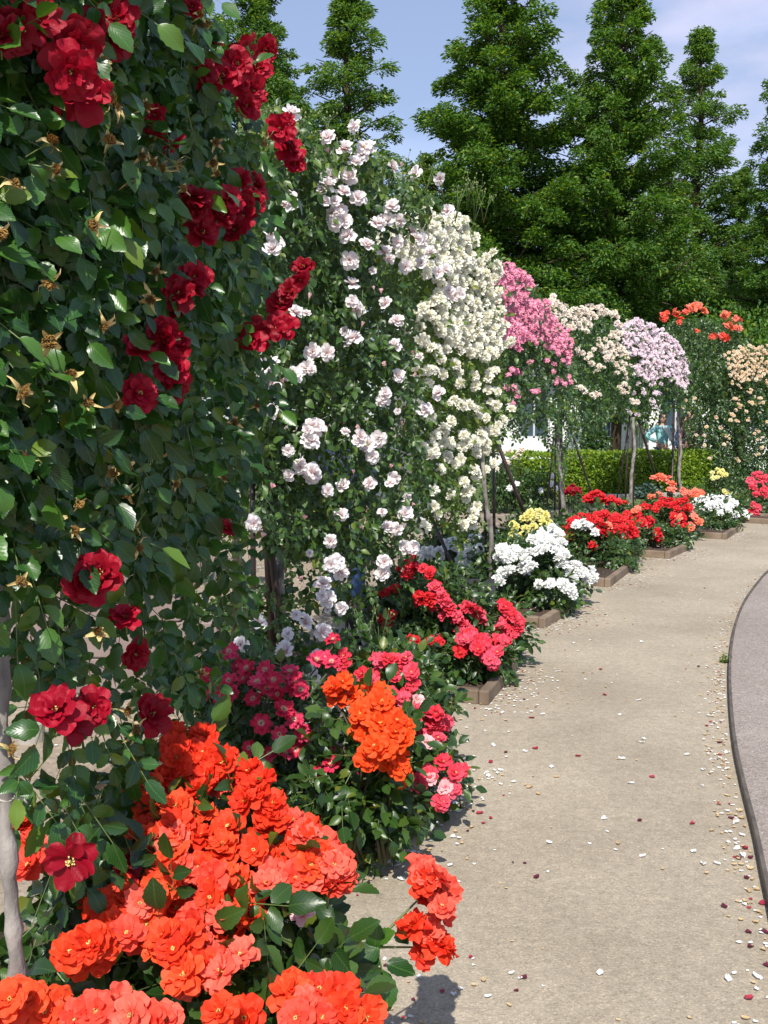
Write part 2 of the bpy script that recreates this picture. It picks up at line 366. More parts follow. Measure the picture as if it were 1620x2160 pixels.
# ------------------------------------------------------------------ rose blooms
def rose_arrays(layers, seed, nu=5, nv=4, ruffle=.05, stamen=.0, notch=.1, sepals=False):
    """layers: (petals, length, width, open_deg, curl_deg, r0, z0); bloom radius is about 0.5; axis +Z"""
    rg = np.random.default_rng(seed); A = Acc()
    for (cnt, Ln, Wd, opn, curl, r0, z0) in layers:
        ph0 = rg.uniform(0, 6.28)
        for k in range(cnt):
            ph = ph0+2*math.pi*k/cnt+rg.normal(0, .12)
            al0 = math.radians(opn+rg.normal(0, 7)); cu = math.radians(curl+rg.normal(0, 14)); Lk = Ln*rg.uniform(.86, 1.1); Wk = Wd*rg.uniform(.88, 1.12)
            p1, p2, p3 = rg.uniform(0, 6.28, 3); tw = rg.normal(0, .12)
            vs = []; uv = []
            rho = r0; z = z0; T = np.linspace(0, 1, nv+1)
            for j, t in enumerate(T):
                if j:
                    a = al0+cu*(t-.5/nv)
                    rho += Lk/nv*math.sin(a); z += Lk/nv*math.cos(a)
                wd = Wk*(.18+.82*t**.6)*math.sqrt(max(0, 1-(t*.93)**7))
                for i in range(nu+1):
                    s = -1+2*i/nu
                    edge = 1-notch*abs(s)**2.5*t-(notch*.8*math.exp(-(s/.22)**2) if t == 1 else 0)
                    rr = max(rho*edge+.0, .02)
                    y = s*wd*.5
                    # cupped petal: wraps round the axis when closed, lies flatter when open
                    wrap = min(1.0, .35/(rho+.12))
                    ang = y/(max(rr, .13))*wrap
                    X = rr*math.cos(ang*1.0) + 0
                    Y = rr*math.sin(ang)*1.0 + y*(1-wrap)
                    rf = ruffle*t*t*(math.sin(s*3.1+p1)+.42*math.sin(s*6.0+p2)+.5*math.sin(t*5+p3))
                    Z = z+rf+tw*y*t+.10*abs(s)**2*wd
                    X += rf*.5*math.cos(al0)
                    c, sn = math.cos(ph), math.sin(ph)
                    vs.append((X*c-Y*sn, X*sn+Y*c, Z)); uv.append((i/nu, t))
            F = []
            for j in range(nv):
                for i in range(nu):
                    a = j*(nu+1)+i; F.append((a, a+1, a+nu+2, a+nu+1))
            lo = [q for f in F for q in f]
            A.add(vs, lo, [4]*len(F), [uv[q] for q in lo], 0)
    if stamen:
        n = 16; vs = []; fs = []
        for k in range(n):
            a = rg.uniform(0, 6.28); r = stamen*math.sqrt(rg.uniform(0, 1)); h = rg.uniform(.06, .13); q = .012
            x, y = r*math.cos(a), r*math.sin(a); o = len(vs)
            vs += [(x-q, y-q, h), (x+q, y-q, h), (x+q, y+q, h+.02), (x-q, y+q, h+.02), (x*.4, y*.4, 0)]
            fs += [(o, o+1, o+2, o+3), (o, o+1, o+4), (o+2, o+3, o+4)]
        A.addfaces(vs, fs, 1)
    # calyx and the first bit of stalk
    vs = []; fs = []
    for k in range(6):
        a = k*math.pi/3
        vs += [(.085*math.cos(a), .085*math.sin(a), .02), (.05*math.cos(a), .05*math.sin(a), -.12), (.02*math.cos(a), .02*math.sin(a), -.16), (.018*math.cos(a), .018*math.sin(a), -.55)]
    for k in range(6):
        b = ((k+1) % 6)*4; a = k*4
        for i in range(3): fs.append((a+i, b+i, b+i+1, a+i+1))
    A.addfaces(vs, fs, 2)
    return A.arrays()
def bloom_set(kind, lod, nvar=4):
    g = {0: (7, 6), 1: (5, 4), 2: (3, 2)}[lod]; res = []
    for s in range(nvar):
        if kind == 'loose':      # big semi-double, open, broad petals
            ly = [(6, .50, .52, 66+s*3, 18, .03, 0), (5, .42, .46, 50, 25, .03, .02), (5, .30, .36, 32, 30, .02, .03), (4, .20, .26, 15, 20, .02, .04)]; kw = dict(ruffle=.05, stamen=.08, notch=.05)
        elif kind == 'single':   # flat open, white eye
            ly = [(6, .48, .46, 78, 8, .03, 0), (3, .36, .34, 60, 15, .03, .02)]; kw = dict(ruffle=.04, stamen=.09, notch=.12)
        elif kind == 'ruffled':  # floribunda, wavy open double
            ly = [(6, .47, .52, 80+4*(s % 2), 12, .04, 0), (6, .40, .47, 62-5*(s % 3), 20, .04, .03), (5, .29, .37, 42, 24, .03, .05), (3, .18, .24, 24, 18, .02, .06)]; kw = dict(ruffle=.06, stamen=.055, notch=.04)
        elif kind == 'rosette':  # small semi-double with pale centre
            ly = [(8, .46, .34, 76, 4, .04, 0), (7, .36, .30, 58, 12, .04, .03)]; kw = dict(ruffle=.05, stamen=.12, notch=.14)
        elif kind == 'cup':      # classic high centred double
            ly = [(6, .48, .48, 62+4*s, 38, .04, 0), (5, .42, .42, 42, 30, .04, .02), (5, .36, .34, 24, 22, .03, .04), (4, .32, .26, 10, 12, .02, .05), (3, .28, .2, 2, 4, .01, .06)]; kw = dict(ruffle=.03, notch=.1)
        elif kind == 'pompom':
            ly = [(8, .46, .34, 88, 14, .05, 0), (8, .42, .30, 68, 18, .05, .03), (7, .36, .27, 48, 18, .04, .06), (6, .30, .22, 30, 14, .03, .08), (4, .26, .16, 12, 8, .02, .09)]; kw = dict(ruffle=.045, notch=.15)
        elif kind == 'bud':
            ly = [(4, .42, .34, 14, 14, .05, 0), (3, .42, .26, 4, 4, .02, .02)]; kw = dict(ruffle=.01, notch=.25)
        if lod == 2: ly = [l for i, l in enumerate(ly) if i < 3]; kw['stamen'] = 0
        res.append(rose_arrays(ly, 100+s*7+hash_s(kind), g[0], g[1], **kw))
    return res
def hash_s(s): return sum(ord(c)*(i+3) for i, c in enumerate(s)) % 997
_bl = {}
def bloom_meshes(kind, lod, mat):
    key = (kind, lod, mat.name)
    if key not in _bl:
        arrs = bloom_set(kind, lod)
        _bl[key] = [(a, mesh_from(a, 'bloom_'+kind, [mat, M['stamen'], M['calyx']])) for a in arrs]
    return _bl[key]
PM = {
 'crimson': petal_mat('petal_crimson', (.55, .20, .22), (.22, .002, .010), (.48, .007, .032), trans=.26, rough=.5, basepos=.06),
 'orange': petal_mat('petal_orange', (.85, .24, .04), (.74, .028, .010), (.90, .12, .035), trans=.28),
 'coral': petal_mat('petal_coral', (.85, .25, .10), (.84, .050, .024), (.87, .20, .135), trans=.28),
 'tangerine': petal_mat('petal_tangerine', (.9, .35, .03), (.86, .065, .012), (.90, .115, .018), trans=.28),
 'rosered': petal_mat('petal_rosered', (.85, .60, .50), (.60, .012, .045), (.76, .07, .17), trans=.25, basepos=.26),
 'redpink': petal_mat('petal_redpink', (.85, .55, .5), (.72, .016, .030), (.79, .12, .19), trans=.27, basepos=.2),
 'scarlet': petal_mat('petal_scarlet', (.85, .5, .06), (.55, .008, .015), (.72, .03, .04), trans=.25, basepos=.16),
 'palepink': petal_mat('petal_palepink', (.85, .45, .5), (.82, .46, .48), (.85, .62, .62), trans=.3),
 'blush': petal_mat('petal_blush', (.82, .50, .50), (.84, .74, .74), (.86, .82, .81), edge=(.87, .84, .83), trans=.3, basepos=.3),
 'ivory': petal_mat('petal_ivory', (.78, .74, .42), (.86, .84, .70), (.87, .86, .79), trans=.28, basepos=.3),
 'white': petal_mat('petal_white', (.80, .78, .60), (.84, .85, .83), (.86, .86, .84), trans=.28, basepos=.2),
 'pink': petal_mat('petal_pink', (.86, .60, .64), (.80, .14, .30), (.86, .52, .62), edge=(.84, .30, .46), trans=.28, basepos=.35),
 'cream': petal_mat('petal_cream', (.78, .56, .38), (.82, .72, .60), (.84, .79, .72), trans=.28, basepos=.35),
 'lilac': petal_mat('petal_lilac', (.84, .80, .78), (.80, .60, .68), (.85, .76, .80), trans=.28, basepos=.3),
 'peach': petal_mat('petal_peach', (.80, .50, .22), (.80, .60, .38), (.84, .76, .62), trans=.28, basepos=.4),
 'salmon': petal_mat('petal_salmon', (.85, .45, .2), (.88, .18, .07), (.86, .30, .24), trans=.28),
 'yellow': petal_mat('petal_yellow', (.82, .66, .10), (.82, .74, .22), (.84, .80, .42), trans=.28),
}
def spent_arrays(seed):
    rg = np.random.default_rng(seed); A = Acc(); vs = []; fs = []
    for k in range(5):   # long reflexed sepals
        a = k*2*math.pi/5+rg.normal(0, .25); L = rg.uniform(.22, .60); w_ = rg.uniform(.06, .12); dr = rg.uniform(-.5, .5); o = len(vs)
        c, s = math.cos(a), math.sin(a)
        for (r, ww, zz) in ((.05, w_*.8, 0), (.22*L/.5, w_, .05+dr*.1), (.45*L/.5, w_*.45, .04+dr*.4), (L, .012, dr+rg.normal(0, .06))):
            vs += [(r*c-ww*s, r*s+ww*c, zz), (r*c, r*s, zz-.03), (r*c+ww*s, r*s-ww*c, zz)]
        for i in range(3):
            b = o+i*3; fs += [(b, b+1, b+4, b+3), (b+1, b+2, b+5, b+4)]
    A.addfaces(vs, fs, 0)
    vs = []; fs = []
    for k in range(110):  # dried stamens
        a = rg.uniform(0, 6.28); r = .22*math.sqrt(rg.uniform(0, 1)); h = .24*(1-(r/.25)**2)+rg.uniform(.0, .07); x, y = r*math.cos(a), r*math.sin(a); q = .018; o = len(vs)
        vs += [(x-q, y-q, h), (x+q, y, h+.02), (x, y+q, h-.02), (x*.3, y*.3, -.02)]; fs += [(o, o+1, o+2), (o, o+1, o+3), (o+1, o+2, o+3)]
    A.addfaces(vs, fs, 1)
    vs = []; fs = []
    pr = [(.03, .04), (.10, 0), (.11, -.08), (.05, -.2), (.02, -.28), (.018, -.9)]
    for r, z in pr:
        for k in range(6): vs.append((r*math.cos(k*math.pi/3), r*math.sin(k*math.pi/3), z))
    for i in range(5):
        for k in range(6): fs.append((i*6+k, i*6+(k+1) % 6, (i+1)*6+(k+1) % 6, (i+1)*6+k))
    A.addfaces(vs, fs, 2)
    return A.arrays()
SPENT = [mesh_from(spent_arrays(s), 'spent_bloom', [M['spent'], M['spent_core'], M['calyx']]) for s in range(5)]

def axisrot(axis, spin):
    q = Vector(axis).normalized().to_track_quat('Z', 'Y')
    return q @ Quaternion((0, 0, 1), spin)
def place(me, parent, loc, axis, size, name='flower'):
    o = bpy.data.objects.new(name, me); COL.objects.link(o); o.parent = parent
    o.location = Vector(loc)-parent.location; o.rotation_mode = 'QUATERNION'; o.rotation_quaternion = axisrot(axis, random.uniform(0, 6.28)); o.scale = (size, size, size)
    return o
def scatter_blooms(parent, pts, axes, sizes, kind, lod, mat, name='flower', limit=100):
    """pts nearest/largest first; up to `limit` single objects, the rest one stuff part"""
    ms = bloom_meshes(kind, lod, mat)
    n1 = min(limit, len(pts))
    for i in range(n1): place(random.choice(ms)[1], parent, pts[i], axes[i], sizes[i], name)
    if len(pts) > n1:
        A = Acc()
        for i in range(n1, len(pts)):
            v, f, n, uv, m = random.choice(ms)[0]
            R = np.array(axisrot(axes[i], random.uniform(0, 6.28)).to_matrix())
            A.add((v*sizes[i])@R.T+np.array(pts[i]), f, n, uv, m)
        o = obj(name, A, [mat, M['stamen'], M['calyx']], parent); o['kind'] = 'stuff'

SKYW = Vector((-.12, -.75, .5)).normalized()   # general way blooms turn: to the path and the light
def facing(base, jit=.35):
    v = Vector(base)+Vector((random.gauss(0, jit), random.gauss(0, jit), random.gauss(0, jit))); return v.normalized()

# ------------------------------------------------------------------ ground
def sheet(name, pts, z, mat, kind='structure', thick=None):
    A = Acc(); A.addfaces([(p[0], p[1], z) for p in pts], [tuple(range(len(pts)))])
    o = obj(name, A, mat, smooth=False); o['kind'] = kind; return o
sheet('ground', [(-500, -200), (500, -200), (500, 900), (-500, 900)], 0, M['ground'])
EDGE = [(0.20, -3.0), (.42, -1.0), (.70, .9), (.98, 2.2)]+[tuple(G(x, y)[:2]) for x, y in ((1613, 1890), (1590, 1775), (1562, 1660), (1545, 1570), (1537, 1470), (1538, 1395), (1548, 1330), (1567, 1280), (1598, 1235), (1625, 1208))]+[(4.6, 10.9), (6.2, 12.6), (8.6, 14.4), (12, 15.8), (17, 16.8), (30, 17.5)]
def smooth_line(pts, k=6):
    out_ = []
    for i in range(len(pts)-1):
        p0 = pts[max(i-1, 0)]; p1 = pts[i]; p2 = pts[i+1]; p3 = pts[min(i+2, len(pts)-1)]
        for j in range(k):
            t = j/k
            out_.append(tuple(.5*((2*p1[a])+(-p0[a]+p2[a])*t+(2*p0[a]-5*p1[a]+4*p2[a]-p3[a])*t*t+(-p0[a]+3*p1[a]-3*p2[a]+p3[a])*t**3) for a in range(len(p1))))
    out_.append(tuple(pts[-1])); return out_
EDGES = smooth_line(EDGE, 6)
def strip(acc, line, w0, w1, z0, z1, mat=0):
    """a low wall along a line in plan: w0..w1 offsets to the right, z0..z1"""
    n = len(line); vs = []; fs = []
    for i, p in enumerate(line):
        a = line[max(i-1, 0)]; b = line[min(i+1, n-1)]; d = Vector((b[0]-a[0], b[1]-a[1])).normalized(); r = Vector((d.y, -d.x))
        for (w_, z) in ((w0, z0), (w0, z1), (w1, z1), (w1, z0)): vs.append((p[0]+r.x*w_, p[1]+r.y*w_, z))
    for i in range(n-1):
        for k in range(4): fs.append((i*4+k, i*4+(k+1) % 4, i*4+4+(k+1) % 4, i*4+4+k))
    fs += [(3, 2, 1, 0), tuple((n-1)*4+k for k in range(4))]
    acc.addfaces(vs, fs, mat)
path_l = [(-.9, -3), (-.75, .5), (-.6, 3), (-.1, 5.5), (1.0, 8), (2.4, 11), (4.6, 14.5), (7.5, 17.5), (12, 20), (20, 22), (30, 22.5)]
sheet('gravel_path', [(p[0]-.4, p[1]+.2) for p in path_l]+[(30, 17.4)]+[(p[0]+.1, p[1]) for p in EDGES[::-1]], .004, M['path'])
sheet('asphalt_plaza', [(p[0]+.015, p[1]) for p in EDGES]+[(60, 17.5), (60, -3)], .030, M['asphalt'])
A = Acc(); strip(A, EDGES, 0, .014, -.02, .046)
o = obj('edging_strip', A, M['edge_metal'], smooth=False)
tag(o, 'thin brown metal edging strip curving between the tan path and the pinkish asphalt', 'edging')
sheet('grass', [(1.2, 15.8), (7, 17.6), (16, 21), (40, 22), (60, 60), (-10, 60), (-10, 17), (-2, 15)], .006, M['grass'])

# ------------------------------------------------------------------ planters
PLB = []
def planter(pa, pb, pc, width, label, h=.08):
    a, b, c = G(*pa), G(*pb), G(*pc)
    u = (c-b); ln = u.length; u.normalize(); v = Vector((-u.y, u.x, 0))   # to the left
    e = empty('planter', b, label, 'planter', 'kerbed rose beds beside the path')
    q = [b, c, c+v*width, b+v*width]; A = Acc(); T = .055
    mid = (q[0]+q[2])/2; rz = math.atan2(u.y, u.x)
    A.box(b+u*(ln/2)+v*(T/2)+Vector((0, 0, h/2)), (ln, T, h), rz, bev=.008)
    A.box(b+u*(ln/2)+v*(width-T/2)+Vector((0, 0, h/2)), (ln, T, h), rz, bev=.008)
    A.box(b+u*(T/2)+v*(width/2)+Vector((0, 0, h/2)), (T, width-2*T-.004, h), rz, bev=.008)
    A.box(b+u*(ln-T/2)+v*(width/2)+Vector((0, 0, h/2)), (T, width-2*T-.004, h), rz, bev=.008)
    obj('kerb', A, M['kerb'], e, smooth=False)
    A = Acc(); T2 = T-.002; n = 10; vs = []; fs = []
    for i in range(n+1):
        for j in range(n+1):
            p = b+u*(T2+(ln-2*T2)*i/n)+v*(T2+(width-2*T2)*j/n); vs.append((p.x, p.y, h-.035+random.uniform(-.012, .012)))
    for i in range(n):
        for j in range(n): k = i*(n+1)+j; fs.append((k, k+n+1, k+n+2, k+1))
    A.addfaces(vs, fs); obj('soil', A, M['soil'], e)
    PLB.append((b, u, v, ln, width)); return e
planter((600, 1830), (790, 1810), (925, 1625), 1.25, 'planter of the tangerine and crimson roses, second from the camera')
planter((870, 1495), (1030, 1490), (1092, 1415), 1.5, 'planter whose corner shows under the rose red bush, before the black plant label')
planter((1090, 1332), (1150, 1327), (1222, 1282), 1.7, 'planter with a bare front kerb under the large white rose bush')
planter((1240, 1236), (1287, 1240), (1348, 1192), 1.8, 'planter under the wide scarlet rose bush with one white cluster')
planter((1345, 1185), (1412, 1180), (1455, 1160), 1.9, 'planter under the scarlet and salmon roses, beyond the wide scarlet bush')
planter((1462, 1136), (1532, 1139), (1558, 1122), 2.0, 'planter under the far low white rose bush')
planter((1562, 1112), (1642, 1108), (1675, 1098), 2.2, 'planter at the right edge under the bright red roses')
for (pa, pb, pc, wd, lb) in (((-300, 2700), (610, 2700), (790, 2050), 1.1, 'nearest planter at the foot of the orange rose bush'),):
    planter(pa, pb, pc, wd, lb)

# ------------------------------------------------------------------ plants
def bush_foliage(acc, c, r, n, L, lod, rg=None, stem=None):
    """leaves in the shell and inside of an ellipsoid crown"""
    d = nrm(RN.normal(0, 1, (n, 3))); rr = RN.uniform(0, 1, n)**.45
    pos = np.array(c)+d*np.array(r)*rr[:, None]*RN.uniform(.85, 1.12, n)[:, None]
    out_ = d*np.array([1, 1, .6])+np.array([-.1, -.35, .75]); tip = d*.7+RN.normal(0, .5, (n, 3)); tip[:, 2] -= .25
    compound(acc, pos, tip, out_+RN.normal(0, .35, (n, 3)), L*RN.uniform(.75, 1.2, n), lod, pairs=2 if lod < 2 else 1, stem_mat=stem)
ALLB = []
def bush(label, group, ell, lists, d, leafL=.045, dens=1.0, lod=1, blod=1, base=None, name='rose_bush', mat='leaf_bush', dj=.05, shoots=18, skirt=True):
    """ell : list of (px,py,rx,ry,d) crown blobs; lists: (pixel list, kind, colour, diameter)"""
    bx = base if base else (ell[0][0], ell[0][4])
    b = P(bx[0], 1200, bx[1]); b.z = .07
    e = empty(name, b, label, 'rose bush', group)
    A = Acc(); C = Acc(); cents = []
    for (px, py, rx, ry, dd) in ell:
        c = P(px, py, dd); k = dd/FPX; r = (rx*k, max(rx, ry)*k*.8, ry*k)
        c.z = max(c.z, r[2]*.55+.10)
        n = int(dens*30*(r[0]*r[2]+r[0]*r[1]+r[1]*r[2])/(leafL*leafL)/5)
        bush_foliage(A, c, r, max(n, 30), leafL, lod, stem=1 if lod < 2 else None); cents.append((c, r))
        if skirt and c.z-r[2]*.6 > .2:
            h = c.z-r[2]*.3; c2 = Vector((c.x*.985, c.y+.04, h*.5+.06)); r2 = (r[0]*.85, r[1]*.8, h*.55)
            bush_foliage(A, c2, r2, int(max(n, 30)*.55), leafL, lod, stem=1 if lod < 2 else None)
    v = np.concatenate(A.v); 
    obj('foliage', A, [M[mat], M['stem']], e)
    tips = []
    for (pix, kind, colr, dia) in lists:
        pts = []; ax = []; sz = []
        for q in pix:
            px, py = q[0], q[1]; best = None
            for (c, r) in cents:
                # front surface of the crown along this ray
                o_ = np.array([0, 0, CH]); dr = np.array(P(px, py, 1.0))-o_; oc = (o_-np.array(c))/np.array(r); dv = dr/np.array(r)
                a = dv@dv; h = oc@dv; cc = oc@oc-1.32; D = h*h-a*cc
                dep = (-h-math.sqrt(D))/a if D > 0 else -h/a
                miss = max(0, -D)
                if best is None or (miss, dep) < best: best = (miss, dep)
            dep = best[1]+random.uniform(-dj, dj) if len(q) < 3 else q[2]
            if len(q) < 3: dep -= leafL*1.3
            p = P(px+random.uniform(-1, 1), py+random.uniform(-1, 1), dep)
            pts.append(p); c0 = min(cents, key=lambda t: (t[0]-p).length)[0]; od = (p-c0).normalized()
            ax.append(facing(od*.55+Vector((-.12, -.55, .6)), .24)); sz.append(dia*random.uniform(.85, 1.12)); tips.append(p)
        o_ = sorted(range(len(pts)), key=lambda i: pts[i].y)
        scatter_blooms(e, [pts[i] for i in o_], [ax[i] for i in o_], [sz[i] for i in o_], kind, blod, PM[colr])
    random.shuffle(tips)
    for p in tips[:shoots]:
        s = b+Vector((random.uniform(-.08, .08), random.uniform(-.08, .08), 0)); m_ = s.lerp(p, .55)+Vector((0, 0, .05)); m_.x = s.x*.6+p.x*.4; m_.y = s.y*.55+p.y*.45
        C.tube([s, m_, p-Vector((0, 0, .02))], [.006, .0045, .0025], 5)
    for k in range(6):
        c, r = random.choice(cents); s = b+Vector((random.uniform(-.08, .08), random.uniform(-.08, .08), 0))
        C.tube([s, s.lerp(c, .5)+Vector((random.uniform(-.05, .05), 0, 0)), c+Vector((random.uniform(-.5, .5)*r[0], random.uniform(-.5, .5)*r[1], .3*r[2]))], [.008, .006, .003], 5)
    obj('cane', C, M['cane'], e)
    return e
def J(l, f=.5, r=9):
    return l+[(q[0]+random.uniform(-r, r), q[1]+random.uniform(-r*.7, r*.7)) for q in l if random.random() < f]
def cr(scale, ox, oy, pts): return [(ox+x*scale, oy+y*scale) for x, y in pts]
K6 = lambda p: cr(.617, 0, 1400, p)
K5 = lambda p: cr(.432, 400, 900, p)
K3 = lambda p: cr(.2593, 880, 1000, p)
KR = lambda p: cr(.3827, 1000, 500, p)
K2 = lambda p: cr(.3704, 500, 200, p)

GB = 'rose bushes in the kerbed beds'
# --- nearest orange-red bush
def dnear(px, py): return max(1.42, 2.15-(py-1560)/600*.62+(px-400)*.0002)
near = K6([(590,240),(610,320),(690,250),(690,305),(640,400),(600,290),(560,420),(730,390),(690,430),(760,340),(820,400),(860,420),(890,440),(840,470),(900,400),(600,490),(660,500),(700,520),(620,590),(600,640),(780,560),(740,600),(780,640),(700,640),(900,580),(870,640),(930,680),(950,540),(1010,560),(1060,640),(530,730),(520,800),(560,690),(600,840),(640,760),(680,700),(760,730),(720,800),(640,940),(700,900),(820,800),(840,880),(780,950),(620,1040),(680,1020),(560,940),(590,980),(340,830),(430,800),(400,900),(500,890),(310,950),(350,960),(240,990),(290,1010),(510,560),(520,600),(470,440),(520,450),(80,560),(60,540),(40,1150),(100,1140),(10,1180),(150,1190),(1190,1190),(1150,1150),(1250,1210),(1000,1110),(1010,1120),(1410,900),(1460,790),(1490,960),(1440,750),(660,580),(560,760),(560,800),(600,560),(650,350),(730,330),(1130,640),(1030,610),(520,500),(590,380),(450,870),(1060,690),(1010,640),(850,330+40),(930,480),(380,850),(270,960),(750,1190),(840,1210)])
near_c = K6([(760,860),(680,850),(740,1020),(760,1060),(820,1000),(450,930),(1050,580),(1100,690),(1060,750),(1130,760),(1170,680),(890,730),(930,720),(120,680),(100,620),(60,1200),(260,1210),(330,1190),(400,1170),(450,1200),(520,1210),(570,1220),(1090,1110),(1040,1160),(1100,1210),(1010,1210),(1440,700),(1490,730),(1510,830),(1520,790),(1470,920),(1440,1000),(700,960),(660,880),(1000,540),(1060,620),(1100,620),(1010,730),(860,700),(740,660),(480,820),(640,1090),(700,1080),(760,420),(640,700),(820,700),(1180,740),(590,600),(720,740)])
def nb(l): return [(x, y, dnear(x, y)+random.uniform(-.05, .06)) for x, y in l]
def nbr(l): return [(x, y, (2.05 if x > 820 else dnear(x, y))+random.uniform(-.05, .05)) for x, y in l]
e = bush('nearest rose bush with dense heads of orange red blooms in the lower left foreground', GB,
     [(390, 1950, 330, 260, 1.95), (330, 1740, 190, 170, 2.2), (520, 1870, 165, 170, 2.05), (60, 2080, 190, 140, 1.75), (600, 2130, 140, 110, 1.75)],
     [(nbr(J(near, .55, 24)), 'ruffled', 'orange', .073), (nbr(J(near_c, .5, 24)), 'ruffled', 'coral', .070), ([(638, 1932, 1.8)], 'ruffled', 'palepink', .05), ([(1250*.617-55, 1400+.617*1230, 1.9)], 'bud', 'rosered', .03)],
     1.9, leafL=.058, dens=.62, lod=0, blod=0, base=(380, 1.95), shoots=26)
# the arching shoot with large leaves over the path
A = Acc(); T = Acc()
pts = [P(600, 2110, 1.95), P(700, 2045, 1.98), P(775, 2005, 2.0), P(835, 1945, 2.03), P(880, 1900, 2.05)]
T.tube(pts, [.005, .0045, .004, .003, .002], 6); T.tube([P(790, 1998, 2.0), P(880, 1998, 2.04)], [.003, .002], 5); T.tube([P(795, 1990, 2.0), P(806, 2050, 1.97)], [.002, .002], 5)
lv = [(790, 2000, 800, 1930, .06), (800, 1995, 750, 2030, .07), (800, 2020, 755, 2045, .06), (806, 2045, 818, 2115, .082), (815, 2030, 865, 2050, .07), (800, 1985, 830, 1960, .05), (845, 1990, 860, 1945, .05), (700, 2045, 650, 2010, .07), (710, 2040, 760, 2060, .07)]
for (x0, y0, x1, y1, L_) in lv:
    a = P(x0, y0, 2.0); b_ = P(x1, y1, 1.97); put_leaves(A, np.array([a]), np.array([b_-a]), np.array([[.1, -.6, .75]]), np.array([L_]), .68, .2, .15, 0)
A.add(*[x for x in T.arrays()[:3]], None, 1)
obj('shoot', A, [M['leaf_near'], M['stem']], e)

# --- tangerine bush
bush('tangerine rose bush leaning over the crimson roses, at the second planter', GB, [(785, 1570, 75, 100, 3.15), (730, 1660, 80, 90, 3.1)],
     [(K5([(750,1250),(750,1320),(700,1270),(890,1290),(930,1300),(865,1380),(940,1340),(860,1500),(830,1480),(930,1450),(1010,1430),(1000,1490),(870,1620),(960,1560),(1030,1530),(960,1620),(1020,1660),(830,1400),(1040,1470),(1020,1600),(900,1560),(960,1400),(1030,1700),(720,1310),(800,1310)]), 'ruffled', 'tangerine', .085)],
     3.0, leafL=.055, lod=0, blod=0, dens=.8)
# --- crimson small flowered bush
bush('bush of small rose red blooms with pale eyes behind the orange bush', GB, [(560, 1510, 120, 100, 3.35), (450, 1430, 90, 70, 3.5), (680, 1700, 100, 80, 3.15), (800, 1710, 80, 70, 3.15)],
     [(K5([(120,1240),(160,1280),(190,1240),(110,1300),(180,1340),(150,1320),(210,1310),(270,1230),(330,1250),(280,1180),(410,1240),(430,1310),(310,1330),(510,1270),(490,1200),(460,1380),(350,1450),(440,1500),(555,1490),(390,1600),(470,1600),(290,1570),(510,1430),(545,1290),(520,1250),(700,1590),(740,1640),(640,1690),(690,1650),(840,1720),(860,1690),(190,1100),(690,1150),(650,1130),(700,1040),(620,1140),(80,1210),(240,1170),(370,1190),(380,1280),(520,1570),(30,1300)]), 'rosette', 'rosered', .072)],
     3.5, leafL=.042, lod=1, blod=0, dens=.8)
bush('bush of pink and red two toned blooms beside the tangerine roses, spilling over the path', GB, [(850, 1500, 100, 120, 3.9), (880, 1650, 90, 70, 3.6), (830, 1420, 80, 80, 4.2)],
     [(J(K5([(870,1220),(900,1240),(960,1150),(930,1140),(1000,1140),(1050,1180),(1060,1130),(1080,1200),(1090,1260),(1060,1310),(1070,1360),(1040,1330),(980,1310),(1100,1440),(1070,1450),(1150,1400),(1190,1400),(1240,1450),(1200,1440),(1150,1510),(1210,1520),(1230,1480),(1110,1740),(1170,1700),(1240,1640),(1300,1690),(1320,1680),(1270,1760),(1240,1830),(1220,1840),(760,1160),(750,1120),(840,1210),(1000,1220),(1150,1430),(1200,1480)]), .3, 12), 'ruffled', 'redpink', .07),
      (K5([(1110,1340),(985,1330),(1110,1420),(1160,1540),(1250,1760),(1170,1720),(970,1300)]), 'ruffled', 'palepink', .06)],
     4.0, leafL=.045, lod=1, blod=1, dens=.85)
bush('rose red and pink bush with a long slanting band of blooms, by the kerb corner', GB, [(940, 1370, 110, 110, 5.9), (900, 1280, 90, 90, 6.2), (1050, 1340, 60, 70, 5.9), (830, 1310, 60, 90, 6.2), (1000, 1440, 85, 45, 5.5), (900, 1450, 70, 40, 5.4)],
     [(J(K3([(140,900),(180,950),(210,1010),(240,1060),(280,1080),(270,1120),(310,1150),(340,1190),(370,1220),(350,1280),(400,1240),(440,1290),(460,1330),(400,1330),(360,1350),(490,1370),(520,1340),(560,1340),(510,1410),(540,1440),(590,1440),(580,1490),(600,1520),(220,1150),(130,1100),(390,1070),(440,1080),(480,1110),(510,1150),(530,1200),(400,1100),(690,1060),(730,1070),(760,1110),(720,1110),(790,1150),(820,1190),(830,1240),(800,1270),(750,1180),(700,1190),(640,1280),(690,1280),(720,1260),(670,1350),(700,1360),(760,1320),(790,1300),(160,920),(200,980),(260,1090),(330,1170),(420,1270),(470,1350),(450,1400),(540,1380),(620,1460),(560,1500),(740,1140),(810,1220),(780,1240)])+[(875, 1180), (890, 1200), (905, 1205), (860, 1195), (920, 1250), (935, 1262), (950, 1290), (965, 1310), (980, 1335), (995, 1350), (1010, 1370), (1025, 1385), (1040, 1400)], .7, 10), 'ruffled', 'redpink', .074),
      (K3([(130,1360),(170,1340),(110,1370),(350,1430),(340,1450),(60,1000),(100,1050),(50,1060),(20,1040),(420,1300),(350,1210),(110,1000),(10,1000)])+K5([(950,810),(990,800),(1010,790),(970,930),(990,920),(970,980),(940,940),(1070,1040),(1100,1050),(1190,1045),(1210,1050),(1200,1060),(1060,670),(1090,700),(1140,690),(1170,720),(1030,690),(1060,720),(1100,680)]), 'ruffled', 'scarlet', .075)],
     6, leafL=.045, lod=1, blod=1, dens=.85)
